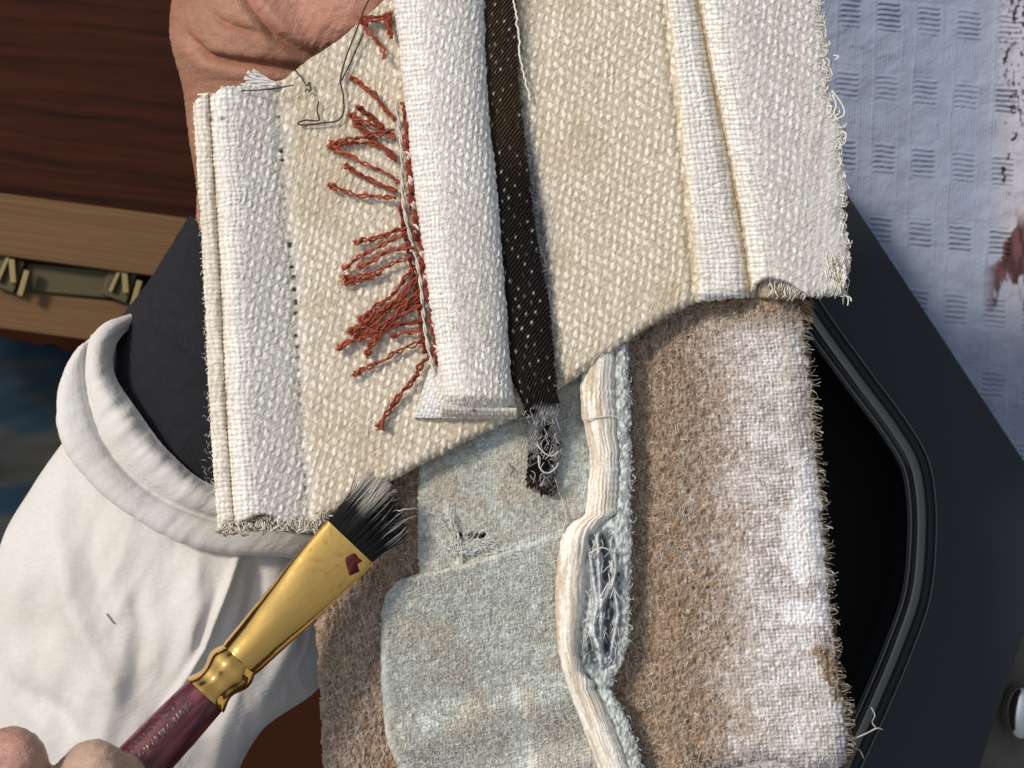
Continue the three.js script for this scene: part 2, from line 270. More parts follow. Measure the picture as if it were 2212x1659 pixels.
// ================================================================ PERSON HOLDING THE CLOTHS
function sdfMesh(bones, lo, hi, res, k, after, fine = 1) { // bones: [[x,y,h,r],[x,y,h,r]] in drawing units, joined with a smooth minimum
  const mc = new MarchingCubes(res, new THREE.MeshBasicMaterial(), false, false, 400000); mc.isolation = 0;
  const mid = lo.map((a, i) => (a + hi[i]) / 2), half = Math.max(...lo.map((a, i) => (hi[i] - a) / 2));
  const dist = (x, y, z) => { let s = 0; for (const [a, b] of bones) { const dx = b[0] - a[0], dy = b[1] - a[1], dz = b[2] - a[2], t = clamp(((x - a[0]) * dx + (y - a[1]) * dy + (z - a[2]) * dz) / (dx * dx + dy * dy + dz * dz + 1e-9)); s += Math.exp(-k * (Math.hypot(x - a[0] - dx * t, y - a[1] - dy * t, z - a[2] - dz * t) - lerp(a[3], b[3], t))); } return -Math.log(Math.max(s, 1e-300)) / k; };
  for (let c = 0; c < res; c++) for (let b = 0; b < res; b++) for (let a = 0; a < res; a++) { const q = [a, b, c].map((t, i) => mid[i] + (t - res / 2) / (res / 2) * half); mc.field[a + b * res + c * res * res] = -dist(...q); }
  mc.update();
  const n = mc.count, pos = mc.positionArray, p = [], c = [], uv = [], idx = [], map = new Map(), raw = [];
  for (let i = 0; i < n; i++) {
    const q = [0, 1, 2].map(t => mid[t] + pos[i * 3 + t] * half), key = q.map(t => Math.round(t * 8)).join();
    if (!map.has(key)) { map.set(key, raw.length / 3); raw.push(...q); }
    idx.push(map.get(key));
  }
  let out = []; for (let i = 0; i < idx.length; i += 3) { const [a, b, d] = [idx[i], idx[i + 1], idx[i + 2]]; if (a !== b && b !== d && a !== d) out.push(a, d, b); }
  for (let lev = 0; lev < fine; lev++) {   // refine, putting new points back on the surface
    const mids = new Map(), nx = [], mid = (a, b) => {
      const key = a < b ? a * 1e7 + b : b * 1e7 + a; let m = mids.get(key);
      if (m === undefined) { let q = [0, 1, 2].map(t => (raw[a * 3 + t] + raw[b * 3 + t]) / 2); const e = 2, d0 = dist(...q), gr = [dist(q[0] + e, q[1], q[2]) - dist(q[0] - e, q[1], q[2]), dist(q[0], q[1] + e, q[2]) - dist(q[0], q[1] - e, q[2]), dist(q[0], q[1], q[2] + e) - dist(q[0], q[1], q[2] - e)], l = Math.hypot(...gr) || 1; q = q.map((t, k) => t - gr[k] / l * d0); m = raw.length / 3; raw.push(...q); mids.set(key, m); }
      return m; };
    for (let i = 0; i < out.length; i += 3) { const [a, b, d] = [out[i], out[i + 1], out[i + 2]]; if (lev && !(raw[a * 3] < 860 && raw[a * 3 + 1] < 660 && raw[a * 3 + 1] > -160 && raw[a * 3 + 2] > -330)) { nx.push(a, b, d); continue; } const x = mid(a, b), y = mid(b, d), z = mid(d, a); nx.push(a, x, z, x, b, y, z, y, d, x, y, z); }
    out = nx;
  }
  p.length = c.length = uv.length = 0;
  for (let i = 0; i < raw.length; i += 3) { const q = [raw[i], raw[i + 1], raw[i + 2]], e = 2, gx = dist(q[0] + e, q[1], q[2]) - dist(q[0] - e, q[1], q[2]), gy = dist(q[0], q[1] + e, q[2]) - dist(q[0], q[1] - e, q[2]), gz = dist(q[0], q[1], q[2] + e) - dist(q[0], q[1], q[2] - e), m = Math.hypot(gx, gy, gz) || 1, [d, cc] = after(...q, gz / m); p.push(...P(q[0] + gx / m * d, q[1] + gy / m * d, q[2] + gz / m * d)); c.push(...cc); uv.push(q[0] * S, q[1] * S); }
  return geom(p, c, uv, out);
}
const skinBump = (() => { const W = 512, d = new Uint8Array(W * W * 4); for (let j = 0; j < W; j++) for (let i = 0; i < W; i++) { let m1 = 9, m2 = 9; const X = i / 11, Y = j / 15 + i / 60, a = Math.floor(X), b = Math.floor(Y); for (let q = -1; q <= 1; q++) for (let r = -1; r <= 1; r++) { const e = Math.hypot(a + q + hash(a + q, b + r) - X, b + r + hash(a + q + 99, b + r) - Y); if (e < m1) { m2 = m1; m1 = e; } else if (e < m2) m2 = e; } const v = clamp(ss(0, .35, m2 - m1) * .75 + .25 * fbm(i / 5, j / 5, 2)), k = (j * W + i) * 4; d[k] = d[k + 1] = d[k + 2] = v * 255; d[k + 3] = 255; } const t = new THREE.DataTexture(d, W, W); t.wrapS = t.wrapT = THREE.MirroredRepeatWrapping; t.magFilter = THREE.LinearFilter; t.repeat.set(36, 36); t.needsUpdate = true; return t; })();
const skinMat = new THREE.MeshPhysicalMaterial({ vertexColors: true, roughness: .55, specularIntensity: .4, bumpMap: skinBump, bumpScale: .00007, sheen: .15, sheenColor: new THREE.Color(.9, .6, .5) });
{
  const who = thing('person', [300, 1300, -420], 'person in a white rolled sleeve over black, hand behind the woven cloth', 'person');
  const creases = [[[400, 70], [419, 92], [449, 122], [504, 133], [569, 140], [640, 150], [700, 175]], [[455, 25], [470, 40], [495, 55], [558, 72], [600, 80]], [[440, 235], [520, 232], [590, 240], [660, 250]], [[420, 300], [470, 318], [540, 320]], [[500, -60], [545, 15], [596, 78], [652, 112], [720, 140]]];
  const bones = [
    [[640, 1150, -420, 185], [604, 560, -330, 172]], [[604, 560, -330, 172], [585, 260, -270, 166]], [[585, 260, -270, 166], [556, 60, -240, 176]], [[556, 60, -240, 176], [560, -320, -260, 186]],
    [[720, 200, -300, 130], [740, -300, -280, 150]], [[762, 0, -130, 116], [760, -190, -140, 126]], [[790, -180, -110, 92], [900, -380, 40, 70]], [[900, -380, 40, 70], [980, -440, 110, 58]],
    [[650, -330, -260, 110], [850, -440, -300, 84]], [[850, -440, -300, 84], [1050, -330, -260, 70]], [[700, -250, -270, 110], [960, -330, -330, 84]], [[960, -330, -330, 84], [1150, -200, -260, 70]], [[700, -130, -270, 100], [980, -190, -340, 78]], [[980, -190, -340, 78], [1140, -70, -260, 66]], [[700, 0, -280, 95], [950, -50, -340, 70]], [[950, -50, -340, 70], [1080, 60, -260, 60]]];
  const g = sdfMesh(bones, [280, -560, -560], [1260, 1160, 200], 132, .05, (x, y, z, up) => {
    let d = 0, red = 0;
    creases.forEach((c, i) => { const [q, t] = segDist(x, y, c), f = Math.sin(Math.PI * clamp(t * .9 + .08)); d -= [17, 8, 4, 3, 15][i] * f * Math.exp(-((q / [9, 8, 12, 10, 12][i]) ** 2)); d += [7, 4, 3, 2, 8][i] * f * Math.exp(-(((q - 24) / 16) ** 2)); red = Math.max(red, [.9, .6, .2, .15, .6][i] * f * Math.exp(-((q / 9) ** 2))); });
    const mound = ss(-8, 30, (x - 560) * .62 - (y - 40) * .78) * ss(480, 560, x);
    d += mound * 3.2 * (fbm((x + y * .55) / 8, (y - x * .5) / 70, 3) - .5) + 2 * (fbm(x / 22, y / 22, 3) - .5) + 1.6 * (1 - Math.abs(noise(x / 40 + y / 90, y / 14) * 2 - 1)) ** 3 * -.8 + .8 * (noise(x / 4, y / 4) - .5);
    let c = mix3([.30, .145, .09], [.40, .215, .14], fbm(x / 90, y / 90)); c = mix3(c, [.47, .235, .17], mound * .85); c = mix3(c, [.26, .085, .05], red * .7); c = mix3(c, [.37, .15, .10], .6 * ss(140, 260, y) * (1 - ss(300, 460, y)) * ss(460, 560, x));
    return [d, mul3(mix3(c, [.5, .2, .15], .2 * ss(.5, .75, fbm(x / 26, y / 26, 3))), .88 + .24 * noise(x / 5, y / 5))];
  }, 2);
  put('hand', g, skinMat, who);

  // clothing: bands that wrap the arm; each contour runs from the left outline across the near side
  function wrap(contours, depth, hc, nu, nv, disp, col) {
    const m = contours.length, res = contours.map(c => { const cv = new THREE.CatmullRomCurve3(c.map(q => new THREE.Vector3(q[0], q[1], 0)), false, 'centripetal'); cv.getLengths(200); return cv; });
    const N = 60, cache = res.map(cv => cv.getSpacedPoints(N));
    const cols = Array.from({ length: N + 1 }, (_, k) => [0, 1].map(a => table(cache.map((p, i) => [i / (m - 1), a ? p[k].y : p[k].x]))));
    const dep = table(depth.map((d, i) => [i / (m - 1), d])), ctr = table(hc.map((d, i) => [i / (m - 1), d]));
    return surf({ nu, nv, pos: (u, v) => { const back = u > .5, s = back ? (1 - u) * 2 : u * 2, f = s * N, k = Math.min(N - 1, Math.floor(f)), q = f - k; const x = lerp(cols[k][0](v), cols[k + 1][0](v), q), y = lerp(cols[k][1](v), cols[k + 1][1](v), q); return [x, y, ctr(v) + (back ? -1 : 1) * dep(v) * Math.sqrt(Math.max(0, 1 - (2 * s - 1) ** 2))]; }, disp, col });
  }
  const knit = wrap([[[408, 464], [420, 476], [438, 540], [470, 630], [700, 720]], [[366, 536], [412, 616], [500, 700], [740, 800]], [[312, 618], [385, 720], [500, 800], [770, 900]], [[262, 690], [340, 830], [470, 940], [760, 990]], [[222, 790], [320, 940], [460, 1050], [740, 1080]], [[215, 880], [320, 1000], [450, 1080], [740, 1100]]], [150, 190, 212, 215, 215, 210], [-330, -350, -375, -395, -410, -420], 240, 160,
    (s, t, u, v, x, y) => 5 * (fbm(x / 50, y / 40, 3) - .5) + 8 * Math.exp(-((segDist(x, y, [[330, 690], [390, 740], [470, 790]])[0] / 14) ** 2)) + 2.0 * Math.sin(x * .55 - y * .2 + 2 * noise(x / 40, y / 40)) * ss(0, .07, u) * ss(.5, .43, u) + 9 * (fbm(x / 90, y / 60, 2) - .5), (s, t, u, v, x, y) => mul3([.016, .016, .02], .8 + .5 * fbm(x / 8, y / 8)));
  put('black_undersleeve', knit, vmat(.9, { sheen: .3, sheenColor: new THREE.Color(.12, .12, .15), sheenRoughness: .5 }), who);

  const cloth = new THREE.MeshPhysicalMaterial({ vertexColors: true, roughness: .9, specularIntensity: .3, sheen: .15, sheenColor: new THREE.Color(.8, .8, .8) });
  const folds = [ // [polyline, height, width]
    [[[512, 1205], [480, 1290], [440, 1400], [380, 1500], [330, 1590]], 16, 11], [[[420, 1190], [425, 1300], [400, 1420], [350, 1540]], 14, 26], [[[130, 1010], [125, 1150], [150, 1300], [230, 1470], [330, 1600]], 15, 30],
    [[[60, 1120], [20, 1300], [40, 1480], [120, 1640]], 12, 30], [[[240, 1200], [300, 1320], [300, 1460], [260, 1600]], -12, 34], [[[560, 1220], [540, 1330], [480, 1470], [430, 1600]], -14, 20], [[[640, 1230], [620, 1380], [560, 1520]], 10, 24], [[[30, 1480], [120, 1540], [200, 1620]], -14, 26], [[[200, 1080], [190, 1200], [230, 1330]], -8, 26]];
  const linen = (x, y) => mul3(mix3([.62, .585, .53], [.69, .685, .675], fbm(x / 110, y / 110)), .95 + .1 * noise(x / 3, y / 3));
  put('white_sleeve', wrap([[[176, 900], [272, 1040], [420, 1120], [560, 1150], [740, 1130]], [[70, 1050], [230, 1170], [430, 1250], [600, 1290], [745, 1280]], [[0, 1180], [200, 1320], [430, 1400], [600, 1420], [715, 1400]], [[-30, 1360], [180, 1460], [400, 1520], [580, 1520], [690, 1482]], [[-45, 1560], [160, 1640], [360, 1670], [480, 1640], [560, 1585]], [[-60, 1760], [120, 1800], [320, 1810], [430, 1780], [500, 1720]], [[-100, 2100], [100, 2140], [300, 2140], [400, 2120], [470, 2060]]],
    [205, 245, 255, 255, 245, 240, 240], [-420, -430, -440, -450, -470, -500, -560], 420, 380,
    (s, t, u, v, x, y) => { if (u > .5) return 0; const fade = ss(0, .05, u) * ss(.5, .45, u); let e = 54 * (fbm(x / 130 + y / 500, y / 300, 3) - .5) + 7 * (fbm(x / 50, y / 80, 3) - .5); for (const [p, a, w] of folds) { const [d, tt] = segDist(x, y, p); e += 1.7 * a * Math.exp(-((d / w) ** 2)) * Math.sin(Math.PI * clamp(tt * .86 + .1)); } { const X = (x + y * .12) / 120 + fbm(x / 160, y / 160, 2) * 1.4, Y = y / 420 + fbm(x / 200 + 9, y / 200, 2) * .8, rg = 1 - Math.abs(noise(X, Y) * 2 - 1), rg2 = 1 - Math.abs(noise(X * 2.3 + 5, Y * 2.1 + 3) * 2 - 1); e += 4 * rg ** 3 + 1.2 * rg2 ** 4; } return fade * (e + 1.0 * (noise(x / 2.2, y / 2.2) - .5)); },
    (s, t, u, v, x, y) => { const k = segDist(x, y, [[232, 1327], [242, 1340], [248, 1347]])[0]; return mix3(linen(x, y), [.05, .045, .05], 1 - ss(1, 3, k)); }), cloth, who);
  const cuffC = [[[304, 688], [252, 742], [246, 800], [300, 890], [370, 980], [462, 1048], [740, 1090]], [[300, 684], [222, 722], [205, 800], [262, 915], [345, 1010], [455, 1086], [740, 1125]], [[296, 684], [200, 728], [186, 790], [220, 930], [310, 1040], [450, 1112], [740, 1150]], [[290, 688], [182, 752], [160, 830], [195, 960], [285, 1066], [440, 1140], [740, 1172]], [[280, 700], [160, 800], [136, 895], [158, 975], [262, 1082], [425, 1168], [740, 1195]], [[280, 730], [172, 830], [150, 915], [176, 990], [275, 1085], [430, 1165], [740, 1190]]];
  put('sleeve_cuff', wrap(cuffC, [228, 262, 250, 262, 272, 240], [-404, -405, -408, -411, -415, -418], 420, 200,
    (s, t, u, v, x, y) => { const valley = Math.exp(-(((v - .44) / .05) ** 2)), pleats = v < .42 ? Math.sin(v / .42 * Math.PI) : .4, stch = -2.2 * Math.exp(-(((v - .37) / .012) ** 2)) * ss(-.3, .3, Math.sin((x + y) / 3.2)); return 13 * Math.sin(Math.PI * clamp(v / .44)) + 17 * Math.sin(Math.PI * clamp((v - .44) / .56)) - 6 * valley + stch + .9 * (noise(x / 2.2, y / 2.2) - .5) + pleats * 6 * (fbm((x * .6 + y * .75) / 22, (x - y) / 130, 3) - .5) * 2 + 4 * (fbm(x / 60, y / 60, 2) - .5); }, (s, t, u, v, x, y) => linen(x, y)), cloth, who);
}

// ================================================================ BROWN FELT CLOTH
const feltL = table([[640, 700], [1240, 690], [1350, 684], [1450, 690], [1550, 695], [1659, 701], [1760, 706]]);
const feltR = table([[560, 1700], [700, 1738], [770, 1748], [900, 1762], [1050, 1776], [1200, 1790], [1350, 1802], [1450, 1816], [1560, 1834], [1620, 1838], [1690, 1800]]);
const feltH = (x, y) => -78 + 20 * ss(1360, 1480, x) + 34 * ss(1480, 1690, x) + 10 * ss(800, 900, x) * (1 - ss(1280, 1400, x)) + 10 * (fbm(x / 160, y / 200, 3) - .5);
const feltWhite = (x, y) => { const c = 1545 + (y - 700) * .03, n = fbm(x / 55, y / 70, 4) - .5; const hem = ss(660, 735, y); let m = ss(c - 90, c + 110, x + n * 120 + (fbm(x / 9, y / 9, 3) - .5) * 190) * hem * (.8 + .35 * fbm(x / 40, y / 50, 3)); m = Math.max(m * .8, ss(1610, 1735, x + n * 150) * (.55 + .45 * ss(860, 1050, y)) * ss(690, 800, y) * (1 - ss(1330, 1420, y))); const tear = 1 - ss(10, 22, Math.abs(x - (1772 + (y - 1400) * .42)) + 16 * (noise(x / 9, y / 9) - .5)); return clamp(m - tear * ss(1385, 1410, y) * (1 - ss(1470, 1560, y)) * 1.2); };
const feltCol = (x, y) => { let c = mix3([.225, .14, .085], [.50, .375, .265], fbm(x / 8, y / 12, 3)); if (x < 860) c = mix3(c, [.40, .31, .25], .75 * ss(.4, .65, fbm(x / 40, y / 160, 3))); c = mix3(c, [.38, .235, .12], .25 * ss(.55, .75, fbm(x / 70 + 8, y / 90, 3))); return mix3(c, [.86, .86, .88], feltWhite(x, y)); };
{
  const felt = thing('felt_cloth', [1250, 1200, -80], 'thick brown felt cloth with a whitened worn right side, under the grey cloth', 'cloth');
  const rx = (y) => feltR(y) + 6 * (noise(y / 8, 4) - .5) + 6 * (noise(y / 26, 9) - .5), lx = (y) => feltL(y) + 3 * (noise(y / 7, 2) - .5);
  const pos2 = (u, v) => { const y = lerp(600, 1720, v); return [lerp(lx(y), rx(y), u), y]; };
  const g = surf({ nu: 540, nv: 560, pos: (u, v) => { const [x, y] = pos2(u, v), e = clamp(rx(y) - x, 0, 46), l = clamp(x - lx(y), 0, 18), yb = 1652 + 10 * Math.sin(x / 30) - (1838 - x) * .02, r = x > 1500 ? clamp((yb - y) / 46) : 1; return [x, y, feltH(x, y) - 62 * (1 - Math.sqrt(1 - (1 - e / 46) ** 2)) - 10 * (1 - l / 18) ** 2 - (x > 1500 ? 44 * (1 - Math.sqrt(Math.max(0, 1 - (1 - r) ** 2))) : 0)]; },
    disp: (s, t, u, v, x, y) => { const w = weave(x - y * .1, y + x * .06, 9, 8.5)[0], k = feltWhite(x, y); return lerp(3.8, 5.4, k) * w + lerp(7, 3, k) * (fbm(x / 6, y / 9, 3) - .5) * 2 - 3 * k; },
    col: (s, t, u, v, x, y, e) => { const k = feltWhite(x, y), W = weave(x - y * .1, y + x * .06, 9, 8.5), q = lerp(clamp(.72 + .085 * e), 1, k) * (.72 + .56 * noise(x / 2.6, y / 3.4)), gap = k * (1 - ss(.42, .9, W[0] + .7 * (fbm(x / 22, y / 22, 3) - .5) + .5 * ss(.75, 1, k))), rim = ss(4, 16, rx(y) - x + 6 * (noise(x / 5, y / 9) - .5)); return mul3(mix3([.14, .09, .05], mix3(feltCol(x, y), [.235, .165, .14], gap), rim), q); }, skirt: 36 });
  put('felt_panel', g, vmat(1), felt);
  fuzz(felt, 24000, () => { const right = rnd() < .82, x = right ? rr(1345, 1810) : rr(700, 900), y = right ? rr(660, 1660) : rr(1080, 1660), ok = x < rx(y) - 6; const X = ok ? x : rx(y) - rr(4, 60), k = feltWhite(X, y); return [X, y, feltH(X, y) + 3 - (X > rx(y) - 30 ? 12 : 0), rnd() < .5 ? null : rr(1.1, 2.0), 1 - .45 * k, clamp(rnd() * 1.3 - k * .9)]; }, { len: 11.5, r: 1.0, tint: [[.90, .83, .73], [.30, .19, .11]], lift: 3 });
  const E = []; for (let i = 0; i < 260; i++) { const y = rr(680, 1650), x = rx(y) - 3, a = rr(-.9, .9), l = rr(6, 20); E.push(yarn([[x - 6, y, feltH(x, y) - rr(10, 40)], [x + l * .5, y + a * l * .4, feltH(x, y) - rr(10, 40)], [x + l * Math.cos(a), y + l * Math.sin(a), feltH(x, y) - rr(0, 40)]], .9, mix3([.3, .22, .14], [.7, .66, .6], rnd()), { seg: 4, sides: 3 })); }
  for (let i = 0; i < 150; i++) { const x = rr(1680, 1758), y = rr(636, 690) - (x - 1690) * .2 + 20, l = rr(8, 24); E.push(yarn([[x - l * .5, y - l * .4, -52], [x, y, -46], [x + l * .3, y + l * .3, -56]], rr(.9, 1.7), mix3([.2, .12, .06], [.5, .34, .19], rnd()), { seg: 5, sides: 3 })); }
  E.push(yarn([[1834, 1600, -80], [1870, 1585, -60], [1895, 1573, -60], [1906, 1576, -70]], 1.8, [.5, .48, .42], { sides: 5 }), yarn([[1838, 1614, -90], [1856, 1620, -80], [1866, 1638, -80]], 1.2, [.4, .38, .33], { sides: 4 }), yarn([[1882, 1528, -80], [1890, 1545, -70], [1884, 1560, -80], [1892, 1572, -70]], 1.3, [.5, .5, .48], { sides: 4 }));
  put('frayed_edge', mergeGeometries(E), vmat(1), felt).userData.kind = 'stuff';
}

// ================================================================ GREY CLOTH PIECES
const greyCol = (x, y) => { let c = mix3([.33, .325, .27], [.62, .63, .575], fbm(x / 7, y / 7, 3)); c = mix3(c, [.58, .65, .63], .7 * ss(.48, .68, fbm(x / 90 + 3, y / 120, 3))); c = mix3(c, [.48, .40, .29], .55 * ss(.5, .68, fbm(x / 60 + 31, y / 80, 3))); return c; };
const up = { L: table([[860, 908], [1030, 906], [1120, 903], [1270, 908]]), R: 1290 };
const loTop = table([[824, 1345], [828, 1310], [840, 1278], [860, 1258], [900, 1243], [1000, 1220], [1100, 1188], [1180, 1160], [1240, 1148], [1300, 1140]]), loL = table([[1300, 830], [1400, 824], [1500, 826], [1580, 836], [1659, 858], [1720, 876]]);
const greyH = (x, y, lower) => (lower ? -38 : -52) + 8 * (fbm(x / 120, y / 120, 3) - .5);
{
  const a = thing('grey_cloth', [1080, 1050, -60], 'upper greenish grey cloth piece with small slit holes, under the black strip end', 'cloth');
  const hole = (x, y) => { let m = 0; for (const [cx, w] of [[990, 10], [1016, 6], [1028, 4.5], [1042, 8]]) { const q = ((x - cx - (1157 - y) * .5) / w) ** 2 + ((y - 1157) / 7) ** 2; m = Math.max(m, 1 - ss(.5, 1.1, q)); } return m; };
  const ridge = (x, y) => Math.exp(-((segDist(x, y, [[968, 1090], [985, 1150], [992, 1230]])[0] / 7) ** 2)) * 4;
  put('cloth_panel', surf({ nu: 250, nv: 270, pos: (u, v) => { const y = lerp(760, 1275, v), x = lerp(up.L(y) + 2 * (noise(y / 6, 1) - .5), up.R, u), e = Math.min(x - up.L(y), 8) / 8; return [x, y, greyH(x, y) - 6 * (1 - e) ** 2]; },
    disp: (s, t, u, v, x, y) => 2.6 * weave(x + y * .05, y - x * .05, 6.5, 6.5)[0] + 4 * (fbm(x / 7, y / 7, 3) - .5) + ridge(x, y) - 10 * hole(x, y) + 3 * Math.exp(-(((y - 1185 + 7 * Math.sin(x / 20)) / 10) ** 2)) * ss(985, 1010, x) * (1 - ss(1060, 1110, x)),
    col: (s, t, u, v, x, y, e) => mix3(mul3(mix3(greyCol(x, y), [.52, .52, .5], clamp(ridge(x, y) * .16)), clamp(.86 + .06 * e, .4, 1.3) * (.8 + .4 * noise(x / 2.4, y / 2.4))), [.008, .008, .01], hole(x, y)), skirt: 10 }), vmat(1), a);
  fuzz(a, 5500, () => { const x = rr(910, 1270), y = rr(860, 1235); return [x, y, greyH(x, y) + 2, null, .9]; }, { len: 10, r: .85, tint: [[.88, .87, .82], [.33, .32, .26]] });
  const hz = []; for (let i = 0; i < 90; i++) { const x = rr(965, 1070), y = rr(1166, 1200), l = rr(8, 26); hz.push(yarn([[x, y, -46], [x + l * .5, y + rr(-5, 5), -38], [x + l, y + rr(-8, 6), -45]], rr(.8, 1.4), [.78, .8, .78], { seg: 5, sides: 3, wob: 2 })); }
  for (let i = 0; i < 40; i++) { const t = rnd(), x = lerp(972, 998, t) + rr(-8, 8), y = lerp(1100, 1230, t); hz.push(yarn([[x, y - 14, -46], [x + rr(-4, 6), y, -38], [x + rr(-3, 9), y + 16, -45]], rr(.8, 1.3), [.68, .66, .6], { seg: 5, sides: 3 })); }
  for (const q of [[[845, 1106], [880, 1100], [920, 1102], [950, 1120], [968, 1150], [985, 1195]], [[1195, 1040], [1215, 1080], [1222, 1120], [1215, 1150]], [[1100, 1000], [1108, 1012], [1103, 1030]]]) hz.push(yarn(q.map(p => [p[0], p[1], p[0] < 905 ? 10 : -42]), 1.3, q[0][0] === 1100 ? [.12, .12, .13] : [.66, .63, .55], { sides: 4, wob: 2 }));
  put('stray_threads', mergeGeometries(hz), vmat(1), a);

  const b = thing('grey_cloth', [1050, 1450, -45], 'lower greenish grey cloth piece with rounded corner, overlapping the upper grey piece', 'cloth');
  const gR = table([[1100, 1250], [1160, 1238], [1440, 1240], [1540, 1284], [1659, 1325], [1720, 1350]]), cp = (u, v) => { const x0 = lerp(824, 1300, u), y0 = loTop(x0) + 4 * (noise(x0 / 14, 8) - .5) - 1.5, y = lerp(y0, 1720, v), sh = (loL(Math.max(y, 1300)) - 824) * (1 - u); return [x0 + sh * ss(1300, 1500, y) + u * u * (gR(y) - 1300), y, u, v]; };
  put('cloth_panel', surf({ nu: 310, nv: 320, pos: (u, v) => { const [x, y] = cp(u, v), dl = Math.min(x - (y > 1300 ? loL(y) : 824), 34) / 34, dt = Math.min((y - loTop(x)), 12) / 12, q = Math.min(dl, clamp(dt)); return [x, y, greyH(x, y, 1) - (dl < dt ? 17 : 11) * (1 - clamp(q)) ** 2]; },
    disp: (s, t, u, v, x, y) => { const e = 3.5 * Math.exp(-((segDist(x, y, [[1110, 1480], [1135, 1540], [1150, 1640], [1158, 1700]])[0] / 12) ** 2)); return e + 3.2 * weave(x - y * .03, y + x * .25, 7.2, 7.5)[0] + 5 * (fbm(x / 8, y / 8, 3) - .5) + 3 * Math.sin((y + x * .3) / 26) * ss(1420, 1520, y); },
    col: (s, t, u, v, x, y, e) => { const w = Math.exp(-(((y - loTop(x) - 14) / 16) ** 2)) * .45 * (.4 + noise(x / 12, y / 12)) + .55 * Math.exp(-((segDist(x, y, [[1112, 1490], [1135, 1540], [1160, 1700]])[0] / 12) ** 2)) * ss(.5, .8, noise(x / 9, y / 9)); let c = mix3(greyCol(x + 300, y), [.50, .58, .57], .5 * (1 - ss(830, 880, x))); c = mix3(c, [.44, .36, .28], .55 * ss(1480, 1620, y) * ss(1110, 1170, x)); return mul3(mix3(c, [.55, .55, .52], clamp(w)), clamp(.8 + .06 * e, .4, 1.3) * (.74 + .52 * noise(x / 2.4, y / 2.4))); }, skirt: 7 }), vmat(1), b);
  fuzz(b, 12000, () => { const x = rr(832, 1290), y0 = rr(Math.max(1150, loTop(x) + 4), 1660), y = x < loL(y0) + 3 ? rr(1320, 1480) : y0; return [x, y, greyH(x, y, 1) + 3, null, 1]; }, { len: 11, r: .9, tint: [[.92, .92, .88], [.33, .33, .27]] });
}

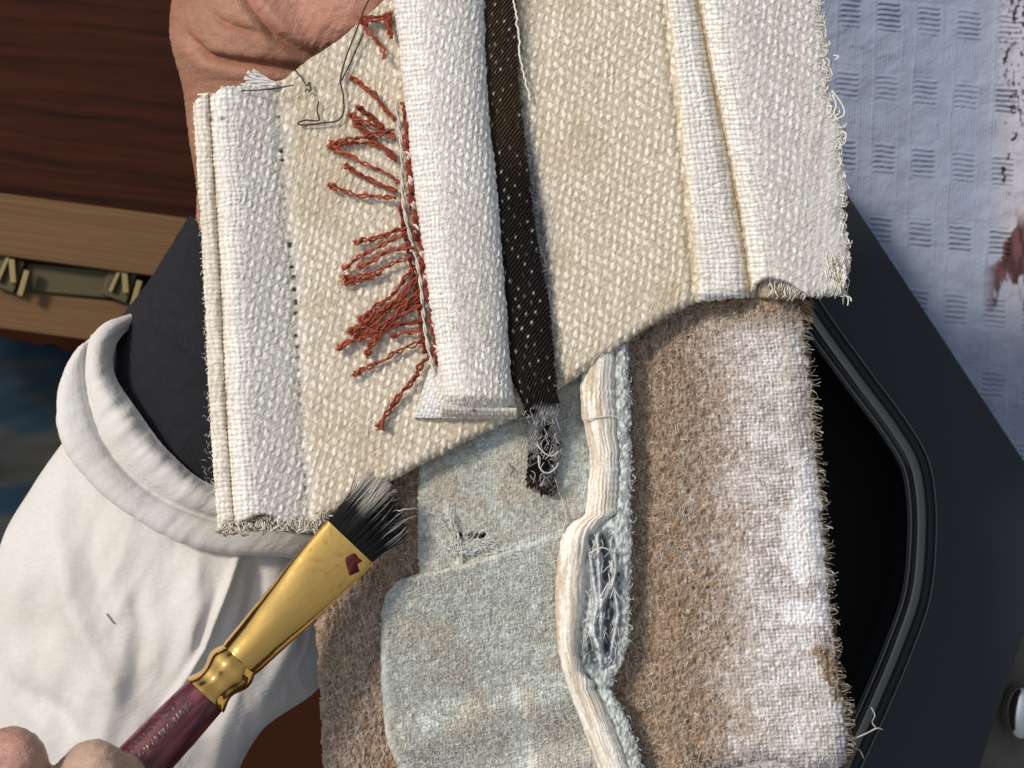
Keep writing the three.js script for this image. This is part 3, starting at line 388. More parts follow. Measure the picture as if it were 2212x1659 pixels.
// ================================================================ CREAM FOLDED EDGING WITH TORN LOOP
{
  const xl = table([[740, 1268], [790, 1259], [850, 1254], [900, 1257], [915, 1262], [1000, 1276], [1060, 1268], [1110, 1262], [1128, 1236], [1160, 1214], [1220, 1203], [1300, 1199], [1370, 1201], [1430, 1211], [1500, 1233], [1560, 1255], [1659, 1292], [1720, 1316]]), xr = table([[740, 1358], [900, 1362], [1100, 1364], [1300, 1362], [1380, 1358], [1430, 1346], [1465, 1328], [1488, 1322], [1530, 1344], [1590, 1370], [1659, 1392], [1720, 1410]]);
  const split = table([[740, .68], [1000, .70], [1100, .68], [1135, .50], [1200, .40], [1260, .42], [1330, .36], [1400, .30], [1450, .38], [1480, .62], [1540, .66], [1660, .66], [1720, .66]]);
  const hol = (x, y) => { const [d] = segDist(x, y, [[1298, 1178], [1304, 1240], [1312, 1300], [1304, 1380], [1296, 1420]]); return (1 - ss(20, 40, d + 14 * (fbm(x / 13, y / 22, 3) - .5))) * ss(1130, 1165, y) * (1 - ss(1425, 1470, y)); };
  const webs = [[[1262, 1150], [1276, 1210], [1288, 1300], [1284, 1370], [1300, 1440]], [[1320, 1170], [1334, 1230], [1318, 1270], [1300, 1310]], [[1290, 1150], [1296, 1260], [1300, 1330], [1296, 1400]], [[1338, 1180], [1326, 1260], [1336, 1330], [1318, 1420]], [[1270, 1300], [1282, 1370], [1310, 1430]]];
  const c = thing('fabric_edging', [1300, 1250, -40], 'cream folded fabric edging with a torn frayed loop, between grey cloth and felt', 'fabric strip');
  put('folded_edge', surf({ nu: 130, nv: 640, pos: (u, v) => {
    const y = lerp(740, 1720, v), x = lerp(xl(y) + 2 * (noise(y / 10, 3) - .5), xr(y) + 6 * (noise(y / 8, 6) - .5), u), k = split(y), q = u / k, bulge = 1 + .5 * ss(1110, 1180, y) * (1 - ss(1440, 1520, y));
    const roll = q < 1 ? Math.sqrt(Math.max(0, 1 - (2 * q - 1) ** 2)) * 25 * bulge : 0, flap = u > k ? 12 * Math.sqrt(Math.max(0, 1 - ((u - k) / (1 - k) * 2 - 1) ** 2)) : 0;
    let h = -32 + roll + flap + 4 * ss(.1, .4, u); const hl = hol(x, y); h = Math.max(lerp(h, -30, hl), -30) + hl * 5 * (fbm(x / 8, y / 14, 3) - .5); for (const w of webs) { const [d] = segDist(x, y, w); h += 22 * hl * Math.exp(-((d / 7) ** 2)); } return [x, y, h];
  }, disp: (s, t, u, v, x, y) => { const k = split(y), along = fbm(u * 24 + .8 * noise(y / 60, u * 4), y / 90, 4) - .5; return u < k ? 3.0 * along * 2 : 2.6 * (fbm(x / 5, y / 9, 3) - .5) * 2; },
    col: (s, t, u, v, x, y, e) => { const k = split(y), st = fbm(u * 22 + 3 + .8 * noise(y / 60, u * 4), y / 90, 4), q = noise(x / 2.5, y / 4); let cr = mix3([.60, .50, .37], [.84, .80, .72], ss(.32, .56, st)); cr = mix3(cr, [.66, .66, .63], .6 * ss(.4, 1, u / k)); let gr = mix3([.25, .265, .26], [.64, .68, .67], ss(.3, .72, fbm(x / 4, y / 9, 3))); let o = mix3(cr, gr, ss(k - .04, k + .04, u + .05 * (noise(y / 9, 5) - .5))); const H = hol(x, y); let w = 0; for (const p of webs) w = Math.max(w, Math.exp(-((segDist(x, y, p)[0] / 5) ** 2))); o = mix3(o, mix3([.085, .095, .11], [.62, .64, .66], Math.max(w, ss(.56, .75, fbm(x / 6, y / 16, 3)))), H); return mul3(o, .82 + .36 * q); }, skirt: 14 }), vmat(.95), c);
  const fr = []; for (let i = 0; i < 44; i++) { const y = rr(1150, 1420), x = rr(1262, 1345); fr.push(yarn([[x, y, -20 + rr(-10, 10)], [x + rr(-10, 10), y + rr(5, 20), -8], [x + rr(-20, 20), y + rr(20, 55), -20 + rr(-10, 10)]], rr(.7, 1.3), [.66, .65, .6], { seg: 6, sides: 4, wob: 2 })); }
  for (let i = 0; i < 300; i++) { const y = rr(820, 1660), x = xr(y) - rr(-2, 26); fr.push(yarn([[x, y, -34], [x + rr(-6, 9), y + rr(-8, 8), -18], [x + rr(-10, 12), y + rr(-14, 14), -40]], rr(.8, 1.4), mix3([.55, .6, .58], [.7, .7, .66], rnd()), { seg: 5, sides: 3 })); }
  fr.push(yarn([[1258, 906, -6], [1290, 902, 0], [1330, 900, -8], [1362, 930, -26]], 1.6, [.72, .68, .58], { sides: 5 }), yarn([[1272, 1196, 6], [1300, 1183, 6], [1330, 1196, -6]], 1.8, [.7, .66, .56], { sides: 5 }), yarn([[1296, 1292, -2], [1316, 1262, 2], [1340, 1292, -10]], 1.6, [.68, .68, .64], { sides: 5 }));
  put('frayed_threads', mergeGeometries(fr), vmat(1), c).userData.kind = 'stuff';
  // dark gap under the loop
}

// ================================================================ WOVEN CANVAS CLOTH
const cTop = table([[418, 222], [440, 212], [480, 197], [540, 188], [600, 186], [622, 168], [650, 143], [720, 97], [790, 40], [840, -6], [900, -60], [1000, -90], [1400, -110], [1765, -110]]);
const cBot = table([[474, 1153], [520, 1150], [620, 1144], [676, 1148], [694, 1128], [780, 1076], [860, 1030], [1000, 957], [1120, 898], [1210, 838], [1300, 776], [1400, 707], [1480, 663], [1530, 647], [1600, 641], [1700, 646], [1780, 641], [1831, 633]]);
const cL = table([[222, 419], [300, 424], [560, 440], [900, 456], [1153, 474]]), cR = table([[-110, 1755], [0, 1771], [100, 1786], [200, 1793], [230, 1800], [290, 1824], [330, 1818], [420, 1826], [480, 1822], [520, 1833], [600, 1828], [633, 1831]]);
const grooveX = table([[-110, 1482], [0, 1506], [150, 1534], [283, 1561], [417, 1587], [533, 1606], [640, 1620]]), bandX = table([[-110, 1430], [0, 1446], [200, 1468], [400, 1489], [600, 1508], [660, 1512]]), stitchX = table([[200, 597], [250, 604], [450, 620], [640, 637], [900, 652], [1150, 668]]);
const tubeL = table([[-100, 840], [0, 852], [100, 866], [300, 886], [550, 918], [770, 948], [900, 966]]), tubeR = table([[-100, 1043], [0, 1045], [200, 1052], [400, 1072], [650, 1092], [800, 1102], [900, 1116]]);
const bodyH = (x, y) => {
  let h = 3 * (fbm(x / 200, y / 200, 3) - .5);
  const q = x - stitchX(y), l = x - cL(y);
  h += 27 * ss(30, 66, l) * (1 - ss(70, 205, l)) - 5 * Math.exp(-((q / 16) ** 2)) + 6 * (1 - ss(20, 40, l));               // hem folded over on the left
  h -= 12 * Math.exp(-(((l - 33) / 6) ** 2)) + 5 * (1 - ss(0, 33, l));            // groove beside the selvedge
  const g = x - grooveX(y), b = x - bandX(y);
  h += 18 * ss(-16, 14, b) * (1 - ss(-30, 0, g)) + 32 * ss(2, 40, g) * (1 - .85 * ss(60, 270, g)) - 8 * Math.exp(-((g / 8) ** 2)) - 26 * cavity(x, y);
  h += -9 * Math.exp(-(((b + 12) / 9) ** 2));
  h -= 10 * ss(0, 60, x - 1118) * (1 - ss(40, 110, x - 1118)) * .4;
  return h;
};
const whiteness = (x, y) => { const n = (fbm(x / 40, y / 60, 3) - .5) * 60, q = x - stitchX(y), l = x - cL(y), b = x - bandX(y), g = x - grooveX(y); let w = (1 - ss(-40, 56, q + n * .9)) * (.5 + .5 * ss(20, 60, l + n * .2)) * (1 - .85 * Math.exp(-(((l - 34) / 7) ** 2))); w = Math.max(w, ss(-6, 16, b + n * .1) * (1 - .9 * Math.exp(-((g / 13) ** 2))) * (1 - .7 * Math.exp(-(((g + 10) / 12) ** 2)) * ss(300, 600, y))); return clamp(w * .86 + .12 * (fbm(x / 120, y / 120) - .3)); };
const tabMask = (x, y) => { const l = x - cL(y), g = x - grooveX(y), b = x - bandX(y), n = 26 * (noise(x / 18, y / 24) - .5); return clamp((1 - ss(74, 112, l + n)) + ss(-8, 6, b) * (1 - ss(-4, 4, g)) + ss(4, 12, g) * (1 - ss(40, 90, g + n))); };
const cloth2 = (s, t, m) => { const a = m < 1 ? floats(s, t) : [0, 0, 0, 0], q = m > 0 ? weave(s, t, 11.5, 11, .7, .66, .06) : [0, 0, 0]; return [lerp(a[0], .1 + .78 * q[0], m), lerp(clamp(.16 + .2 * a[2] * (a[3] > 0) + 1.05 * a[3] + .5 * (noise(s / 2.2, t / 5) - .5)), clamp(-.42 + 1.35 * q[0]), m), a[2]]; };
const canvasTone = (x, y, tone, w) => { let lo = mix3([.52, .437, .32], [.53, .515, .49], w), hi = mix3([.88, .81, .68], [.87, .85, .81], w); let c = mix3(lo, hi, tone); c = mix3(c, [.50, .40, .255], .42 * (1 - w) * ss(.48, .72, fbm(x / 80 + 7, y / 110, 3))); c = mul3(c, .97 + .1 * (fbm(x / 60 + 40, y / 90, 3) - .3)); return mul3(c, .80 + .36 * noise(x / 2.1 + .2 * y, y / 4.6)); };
const archL = table([[515, 1124], [540, 1113], [563, 1107], [607, 1120], [657, 1148], [670, 1156]]), archR = table([[1618, 640], [1640, 604], [1660, 597], [1690, 604], [1720, 620], [1750, 642]]);
const cavity = (x, y) => Math.max(ss(0, 7, y - archL(x)) * ss(508, 522, x) * (1 - ss(650, 664, x)), ss(0, 7, y - archR(x)) * ss(1624, 1634, x) * (1 - ss(1738, 1750, x)));
const canvasCol = (x, y, e, up, key, w) => {
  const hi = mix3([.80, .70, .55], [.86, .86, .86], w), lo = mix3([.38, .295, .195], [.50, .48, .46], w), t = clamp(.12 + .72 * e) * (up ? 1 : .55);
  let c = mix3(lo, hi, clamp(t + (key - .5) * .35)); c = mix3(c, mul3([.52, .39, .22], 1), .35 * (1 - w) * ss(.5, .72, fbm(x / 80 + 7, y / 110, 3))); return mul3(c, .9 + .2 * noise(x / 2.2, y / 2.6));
};
const canvas = thing('woven_cloth', [1100, 500, 0], 'cream coarse woven cloth with a stitched pleat, red thread tails and white folded hems', 'cloth');
const skew = (x) => lerp(.05, .17, clamp((x - 420) / 1400));
{
  const jt = (x) => cTop(x) + (x < 640 ? 9 * (noise(x / 7, 3) - .5) - 7 * ss(.55, .8, noise(x / 22, 9)) : 3 * (noise(x / 8, 3) - .5));
  const pos2 = coons(edgeX(jt, 418, 1755), edgeX((x) => cBot(x) + 3 * (noise(x / 9, 5) - .5) + (x > 1740 ? 10 * (noise(x / 7, 6) - .5) : 0), 474, 1831), edgeY((y) => cL(y) + 2.5 * (noise(y / 6, 2) - .5), 222, 1153), edgeY((y) => cR(y) + 9 * (noise(y / 7, 7) - .5) + 8 * (noise(y / 25, 3) - .5), -110, 633));
  const nearB = (x, y) => cBot(x) - y;
  const stHole = (x, y) => Math.exp(-(((x - stitchX(y) + 5 * (noise(y / 20, 41) - .5)) / 4) ** 2)) * ss(.62, .85, (Math.sin(y / 25 * Math.PI * 2 + 3 * noise(y / 60, 4)) * .5 + .5) * (.45 + .8 * noise(y / 33, 12))) * ss(230, 260, y) * (1 - .6 * ss(700, 800, y));
  const g = surf({ nu: 740, nv: 560, pos: (u, v) => { const [x, y] = pos2(u, v), b = clamp(nearB(x, y) / 22), l = clamp((x - cL(y)) / 14), r = clamp((cR(y) - x) / 30); return [x, y, bodyH(x, y) - 16 * (1 - Math.sqrt(1 - (1 - b) ** 2)) - 8 * (1 - l) ** 2 - 10 * (1 - r) ** 2]; },
    tex: (u, v, x, y) => [x - skew(x) * y, y + .05 * x],
    disp: (s, t, u, v, x, y) => { const m = tabMask(x, y), fl = (1 - .6 * ss(1735, 1790, x)) * (1 - .7 * cavity(x, y)), k = cloth2(s, t, m); return lerp(2.3, 4.6, m) * fl * k[0] + 1.5 * (noise(x / 3, y / 4) - .5) - 8 * stHole(x, y); },
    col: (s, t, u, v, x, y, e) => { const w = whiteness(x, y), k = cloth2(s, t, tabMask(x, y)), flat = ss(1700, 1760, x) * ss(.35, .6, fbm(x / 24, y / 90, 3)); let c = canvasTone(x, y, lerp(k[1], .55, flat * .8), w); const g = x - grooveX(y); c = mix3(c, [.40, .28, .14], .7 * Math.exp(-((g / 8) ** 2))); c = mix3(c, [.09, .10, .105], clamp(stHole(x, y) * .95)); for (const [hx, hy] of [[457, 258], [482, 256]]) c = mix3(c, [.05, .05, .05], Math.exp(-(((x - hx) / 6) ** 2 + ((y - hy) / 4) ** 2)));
      const lint = Math.exp(-(((x - (1118 + ss(150, 600, y) * 62 + ss(600, 850, y) * 16)) / 20) ** 2)) * ss(120, 420, y) * (1 - ss(520, 700, y)); c = mix3(c, [.16, .165, .19], clamp(.85 * lint * (.5 + noise(x / 5, y / 9)))); c = mix3(c, [.45, .26, .09], .6 * Math.exp(-(((x - 655) / 6) ** 2 + ((y - 312) / 12) ** 2)));
      c = mix3(c, mix3([.30, .2, .1], [.5, .4, .27], fbm(x / 9, y / 9)), .85 * cavity(x, y)); const soil = Math.exp(-((nearB(x, y) / 20) ** 2)); c = mix3(c, mul3(c, .78), .6 * soil); return c; }, skirt: 22 });
  put('woven_panel', g, vmat(.95), canvas);

  // pleat: a rolled fold of the same cloth, overhanging the dark strip on its right
  const endY = (u) => 892 + 10 * u;
  const arc = (() => { const q = [], f = (th) => [Math.sign(Math.cos(th)) * Math.abs(Math.cos(th)) ** .95 * 98, 46 * Math.sign(Math.sin(th)) * Math.abs(Math.sin(th)) ** .95]; let L = 0, p = f(208 * Math.PI / 180); for (let i = 0; i <= 2000; i++) { const th = lerp(208, -40, i / 2000) * Math.PI / 180, c = f(th); L += Math.hypot(c[0] - p[0], c[1] - p[1]); p = c; q.push([L, th]); } return (u) => { const t = u * L; let a = 0, b = 2000; while (b - a > 1) { const m = (a + b) >> 1; q[m][0] < t ? a = m : b = m; } return q[b][1]; }; })();
  const pl = surf({ nu: 210, nv: 520, pos: (u, v) => { const y = lerp(-110, endY(u), v), l = tubeL(y), r = tubeR(y), w = (r - l) / 2, cx = (l + r) / 2, th = arc(u), c = Math.cos(th), s = Math.sin(th), tap = 1 - .8 * ss(.955, 1.005, v), ht = 46 * tap * (1 + .06 * Math.sin(y / 130)); return [cx + Math.sign(c) * Math.abs(c) ** .95 * w * (1 + .02 * (noise(y / 30, 3) - .5)), y, 22 * tap + 4 + ht * Math.sign(s) * Math.abs(s) ** .95]; },
    tex: (u, v, x, y) => [u * 305, y + u * 20], disp: (s, t, u, v, x, y) => { const k = cloth2(s, t, 1 - ss(.28, .46, u + .06 * (noise(y / 20, u * 9) - .5))); const m2 = 1 - ss(.28, .46, u); return lerp(2.3, 4.4, m2) * k[0] + 1.8 * (noise(x / 3, y / 4) - .5) + 2 * (fbm(x / 30, y / 60, 2) - .5); },
    col: (s, t, u, v, x, y) => { const k = cloth2(s, t, 1 - ss(.28, .46, u + .06 * (noise(y / 20, u * 9) - .5))); let c = canvasTone(x, y, k[1], clamp(.92 - .3 * ss(.9, 1, v))); c = mix3(c, mul3([.66, .68, .7], .85 + .3 * noise(x / 2, y / 9)), .5 * ss(.5, .8, u) * fbm(x / 20, y / 60)); c = mix3(c, [.5, .38, .3], .5 * (1 - ss(.08, .2, u))); return c; }, skirt: 7 });
  put('pleat', pl, vmat(.95), canvas);
  const flap = surf({ nu: 60, nv: 70, pos: (u, v) => { const y = lerp(792, 902, v), x = lerp(lerp(930, 893, v), lerp(962, 985, v), u); return [x, y, 8 + 20 * ss(0, .8, u) * Math.sin(v * 2.6 + .3) + 6 * v]; }, disp: (s, t, u, v, x, y) => 3 * weave(x * .9 + y * .3, y - x * .1, 8, 8)[0] + 2 * (noise(x / 4, y / 4) - .5), col: (s, t, u, v, x, y) => { const k = weave(x * .9 + y * .3, y - x * .1, 8, 8); return canvasCol(x, y, k[0], k[1], k[2], .85 - .4 * ss(.7, 1, u)); }, skirt: 10 });
  put('folded_corner', flap, vmat(.95), canvas);
  const hem = surf({ nu: 110, nv: 24, pos: (u, v) => { const x = lerp(955, 1116, u), y = lerp(872 + 10 * u, 906 - 2 * u, v); return [x, y, 40 - 34 * v * v + 4 * Math.sin(v * 3)]; }, disp: (s, t, u, v, x, y) => 2.2 * weave(x, y, 8, 8)[0], col: (s, t, u, v, x, y) => { const k = weave(x, y, 8, 8); return mix3(canvasCol(x, y, k[0], k[1], k[2], .35 + .3 * (1 - v)), [.1, .03, .02], Math.exp(-(((x - 1025) / 5) ** 2 + ((y - 886) / 4) ** 2))); }, skirt: 8 });
  put('pleat_end', hem, vmat(.95), canvas);

  // cord and stitches in the seam beside the pleat
  const seam = table([[140, 866], [230, 868], [330, 874], [430, 882], [560, 906], [650, 922], [740, 934], [810, 946]]);
  const cord = []; for (let y = 215; y <= 815; y += 30) cord.push([seam(y) - 9 + 3 * Math.sin(y / 41), y, 22 + 4 * Math.sin(y / 23)]);
  const fuzzR = [];
  put('white_cord', yarn(cord, 3.7, (t) => mix3([.60, .53, .45], [.68, .62, .53], t), { plies: 2, twist: 11 }), vmat(.9), canvas);
  const red = [.27, .062, .032], dred = [.17, .028, .02];
  for (let i = 0; i < 17; i++) { const y = 225 + i * 33, x = seam(y) + 6 + (i % 2) * 3; put('stitch', yarn([[x - 3, y, 16], [x + 1, y + 9, 30], [x + 3, y + 20, 30], [x + 6, y + 31, 14]], 7, mix3(red, dred, hash(i, 4)), { plies: 2, twist: 8 }), vmat(.9), canvas); }
  for (let i = 0; i < 9; i++) { const y = 330 + i * 52, x = seam(y) + 6; put('pale_stitch', yarn([[x, y, 24], [x + 4, y + 9, 36], [x + 8, y + 20, 22]], 5, [.68, .56, .5], { plies: 2, twist: 8 }), vmat(.9), canvas); }
  for (let i = 0; i < 12; i++) { const y = 440 + i * 27, x = seam(y) - 19; put('stitch', yarn([[x + 2, y, 8], [x + 1, y + 12, 17], [x + 4, y + 26, 10]], 4.8, mix3(red, dred, .6), { plies: 2, twist: 8 }), vmat(.9), canvas); }
  const T = [ [[846, 32], [812, 36], [779, 40]], [[846, 40], [815, 44], [786, 50]], [[783, 46], [800, 75], [824, 100], [832, 126]], [[838, 50], [842, 64], [845, 82]],
    [[760, 168], [785, 186], [815, 212], [835, 238], [854, 258]], [[756, 247], [790, 263], [822, 280], [855, 300]], [[772, 232], [800, 252], [826, 278]], [[770, 265], [800, 296], [826, 318], [856, 348]], [[715, 311], [758, 301], [800, 291], [852, 284]], [[717, 317], [772, 307], [834, 321], [857, 345]], [[718, 320], [788, 353], [845, 379], [862, 396]], [[747, 358], [788, 384], [858, 411]], [[712, 402], [770, 420], [856, 428]],
    [[769, 523], [803, 516], [841, 503], [884, 490]], [[743, 581], [772, 558], [810, 538], [856, 512], [890, 500]], [[776, 577], [803, 565], [834, 545], [861, 536], [895, 535]], [[744, 600], [779, 597], [812, 588], [848, 568], [890, 555]], [[746, 611], [785, 605], [824, 590]],
    [[778, 692], [812, 660], [846, 640], [880, 596], [905, 566]], [[756, 718], [794, 690], [839, 660], [870, 640], [905, 590]], [[763, 724], [812, 699], [850, 655], [884, 616], [908, 600]], [[731, 754], [776, 732], [823, 717], [850, 697], [893, 655], [915, 640]], [[733, 748], [780, 726], [822, 706], [866, 668], [912, 620]], [[794, 768], [803, 742], [830, 709], [868, 701], [920, 690]], [[848, 727], [875, 718], [908, 716]], [[765, 809], [812, 785], [868, 756], [924, 734]], [[819, 925], [839, 888], [866, 848], [897, 816], [907, 792], [936, 758]],
    [[790, 700], [830, 672], [868, 655], [906, 640]], [[800, 745], [826, 716], [858, 682], [912, 660]] ];
  T.forEach((q, i) => { const n = q.length - 1, k = hash(i, 50); put('red_thread', yarn(q.map((p, j) => [p[0], p[1], 10 + 9 * hash(i, j) + (j === n ? 6 : 0)]), (t) => (3.4 + 1.7 * k) * (1 + .12 * Math.sin(t * 23 + i)) + 2.8 * (1 - ss(0, .2, t)), (t) => mul3(mix3([.40, .10, .05], [.22, .045, .025], k * .6 + t * .4), .8 + .4 * hash(i, 71)), { plies: 2, twist: 7 + 4 * hash(i, 9), wob: 4 }), vmat(.95), canvas); for (let m = 0; m < 26; m++) { const j = Math.floor(rnd() * n), t = m < 9 ? 0 : rnd(), x = lerp(q[m < 9 ? 0 : j][0], q[(m < 9 ? 0 : j) + 1][0], t), y = lerp(q[m < 9 ? 0 : j][1], q[(m < 9 ? 0 : j) + 1][1], t); fuzzR.push(yarn([[x, y, 16], [x + rr(-6, 4), y + rr(-6, 6), 20], [x + rr(-12, 5), y + rr(-9, 9), 12]], rr(.6, 1.1), mix3([.42, .10, .05], [.3, .06, .03], rnd()), { seg: 4, sides: 3 })); } });
  put('thread_fuzz', mergeGeometries(fuzzR), vmat(1), canvas).userData.kind = 'stuff';
  // frayed right side and corner, loose ends along the top
  const F = []; const cream = () => mix3([.66, .6, .5], [.8, .79, .77], rnd());
  for (let i = 0; i < 420; i++) { const y = rr(-60, 640), x = cR(y) - rr(0, 26), l = rr(8, 30), a = rr(-1.2, 1.9); F.push(yarn([[x - 8, y - 4, 4 + rr(-14, 2)], [x + l * .25, y + l * .3 * Math.sin(a), rr(-8, 8)], [x + l * .4 * Math.cos(a), y + l * Math.sin(a), rr(-16, 6)]], rr(.9, 2.2), cream(), { seg: 5, sides: 4, wob: 2 })); }
  for (let i = 0; i < 160; i++) { const x = rr(1660, 1825), y = cBot(x) - rr(-2, 70), l = rr(20, 70), a = rr(.2, 1.0); F.push(yarn([[x, y - l * .6, 14], [x + l * .1, y - l * .2, 20], [x + l * .3 * Math.cos(a) - l * .3, y + l * .1, 4]], rr(.9, 2), cream(), { seg: 6, sides: 4, wob: 3 })); }
  for (const q of [[[1797, 196], [1812, 215], [1824, 238], [1822, 250], [1810, 256]], [[1798, 204], [1806, 225], [1802, 246], [1812, 262]], [[1800, 120], [1812, 122], [1804, 130]], [[1768, 470], [1790, 500], [1806, 522], [1826, 560]]]) F.push(yarn(q.map(p => [p[0], p[1], 4]), 2, [.78, .75, .68], { sides: 5 }));
  for (const q of [[[596, 186], [562, 174], [534, 156]], [[598, 184], [566, 166], [546, 152]], [[590, 188], [556, 178], [528, 168]], [[575, 190], [545, 186], [520, 184]], [[492, 198], [484, 192], [478, 190]], [[560, 186], [540, 178], [522, 190]]]) F.push(yarn(q.map((p, j) => [p[0], p[1], 6 + j * 4]), 4, [.78, .76, .72], { plies: 3, twist: 9, sides: 5 }));
  for (let i = 0; i < 90; i++) { const y = rr(240, 1140), x = cL(y), l = rr(3, 8); F.push(yarn([[x + 3, y, -4], [x - l * .5, y + rr(-4, 4), -4], [x - l, y + rr(-7, 7), -8]], rr(.8, 1.3), [.66, .58, .45], { seg: 4, sides: 3 })); }
  for (let i = 0; i < 300; i++) { const x = rr(690, 1520), y = cBot(x) - 4, l = rr(3, 9); F.push(yarn([[x, y, -10], [x + rr(-3, 3), y + l * .5, -14], [x + rr(-6, 6), y + l, -20]], rr(.7, 1.2), [.56, .48, .36], { seg: 4, sides: 3 })); }
  for (let i = 0; i < 260; i++) { const x = rr(476, 700), y = cBot(x) - rr(-3, 26), l = rr(6, 26), a = rr(-.5, 3.6); F.push(yarn([[x, y - 6, 10], [x + l * .5 * Math.cos(a), y + l * .2 * Math.sin(a), 13 - rr(0, 14)], [x + l * Math.cos(a), y + l * .4 * Math.sin(a), rr(-18, 8)]], rr(.9, 1.9), mix3([.5, .43, .32], [.78, .76, .72], rnd()), { seg: 5, sides: 4, wob: 2 })); }
  put('frayed_edge', mergeGeometries(F), vmat(1), canvas).userData.kind = 'stuff';
  fuzz(canvas, 14000, () => { const a = rnd() < .28; let x, y, h; if (a) { y = rr(0, 880); const u = rr(.1, .9); x = lerp(tubeL(y), tubeR(y), u); h = 26 + 46 * Math.sqrt(1 - (2 * u - 1) ** 2) * .98; } else { x = rr(440, 1770); y = rr(Math.max(0, cTop(x) + 12), cBot(x) - 14); h = bodyH(x, y) + 5; } return [x, y, h, null, .8]; }, { len: 13, r: .55, tint: [[.82, .81, .78], [.66, .58, .45]], lift: 3 });
}

// ---------------------------------------------------------------- dark strip hanging through the cloth
{
  const sl = table([[-110, 1010], [200, 1020], [500, 1050], [700, 1075], [780, 1092], [830, 1110], [880, 1132], [940, 1142], [1000, 1140], [1046, 1134]]), sr = table([[-110, 1112], [0, 1115], [150, 1119], [300, 1135], [450, 1152], [550, 1166], [650, 1186], [750, 1196], [850, 1204], [900, 1214], [960, 1214], [1000, 1208], [1046, 1196]]);
  const st = thing('dark_strip', [1140, 500, 10], 'narrow dark brown twill strip with white flecks and a linty end, beside the pleat', 'fabric strip');
  const H = (u, y) => 24 + 6 * Math.sin(u * Math.PI) - 46 * ss(850, 960, y) + 3 * Math.sin(y / 60);
  const cell = (u, y) => { const x = u * 78, b = y / 21 + x / 40, j = Math.floor(b), a = x / 15 + j * .5, i = Math.floor(a); return [a - i - .5, b - j - .5, hash(i, j)]; };
  put('strip', surf({ nu: 110, nv: 620, pos: (u, v) => { const y = lerp(-110, 1046, v) + (u - .5) * 16 * ss(.95, 1, v) * 1 + 10 * ss(.97, 1, v) * (noise(u * 9, 3) - .5), l = sl(y), r = sr(y) + 2 * (noise(y / 7, 2) - .5); return [lerp(l, r, u), y, H(u, y) - 8 * Math.abs(u - .5) ** 3 * 8]; },
    tex: (u, v, x, y) => [u, y], disp: (u, y) => { const c = cell(u, y); return 2.0 * Math.sin((u * 78 * .9 + y * .55) * 1.15) + 1.2 * Math.exp(-((c[0] / .16) ** 2 + (c[1] / .2) ** 2)) + 1.5 * (noise(u * 30, y / 4) - .5); },
    col: (u, y) => { const c = cell(u, y), sp = Math.exp(-(((c[0] + (c[2] - .5) * .5) / (.05 + .05 * c[2])) ** 2 + ((c[1] + (noise(y / 30, u * 5) - .5) * .4) / .14) ** 2)) * ss(.12, .5, (c[2] * 7) % 1); let o = mix3([.05, .031, .017], [.014, .011, .010], ss(250, 420, y)); o = mul3(o, .6 + .8 * noise(u * 40, y / 3)); o = mix3(o, [.62, .58, .5], clamp(sp * 1.1) * (.35 + .65 * c[2]) * (1 - ss(860, 900, y))); const lint = ss(868, 892, y) * ss(.48, .64, fbm(u * 3.2 + y / 70, y / 46, 3) + .14 * (1 - ss(950, 1020, y))); return mix3(o, [.38, .38, .39], lint * .85); }, skirt: 9 }), vmat(.9), st);
  const F = []; for (let i = 0; i < 130; i++) { const y = rr(40, 840), x = sr(y) + rr(-3, 6), l = rr(6, 20); F.push(yarn([[x - 4, y, 16], [x + l * .35, y + rr(-6, 8), 14], [x + l * .6, y + rr(-14, 18), 8]], rr(.7, 1.3), mix3([.05, .05, .06], [.32, .33, .36], rnd()), { seg: 4, sides: 3 })); }
  for (let i = 0; i < 90; i++) { const u = rnd(), y = rr(880, 1040), x = lerp(sl(y), sr(y), u), h = H(u, y) + 4; F.push(yarn([[x, y, h], [x + rr(-9, 9), y + rr(2, 12), h + 6], [x + rr(-16, 16), y + rr(8, 28), h + 1]], rr(.7, 1.4), mix3([.06, .055, .06], [.6, .58, .55], rnd() ** .8), { seg: 5, sides: 3 })); }
  for (let i = 0; i < 46; i++) { const u = rnd(), x = lerp(1138, 1200, u), y = 1036 + u * 8, l = rr(10, 34) * (u > .5 ? 1.2 : .7); F.push(yarn([[x, y - 8, -20], [x + rr(-4, 4), y + l * .5, -28], [x + rr(-5, 3), y + l * .8, -36]], rr(1.2, 2.4), [.035, .025, .02], { seg: 4, sides: 4 })); }
  F.push(yarn([[1163, 985, 2], [1166, 1010, 4], [1180, 1022, 4], [1200, 1012, 0], [1206, 1000, 0]], 1.6, [.66, .62, .56], { sides: 5 }), yarn([[1160, 960, 4], [1175, 978, 8], [1192, 985, 6], [1206, 975, 2]], 1.5, [.66, .62, .56], { sides: 5 }));
  put('frayed_threads', mergeGeometries(F), vmat(1), st).userData.kind = 'stuff';
  const w = thing('white_thread', [1125, 100, 20], 'fine white thread trailing along the right edge of the dark strip', 'thread');
  put('thread', yarn([[1112, -60, 26], [1112, 0, 28], [1114, 30, 26], [1120, 75, 22], [1124, 115, 20], [1130, 150, 14], [1137, 185, 12], [1146, 218, 8]], 2.2, [.85, .8, .7], { sides: 6, wob: 3 }), vmat(.8), w);
}
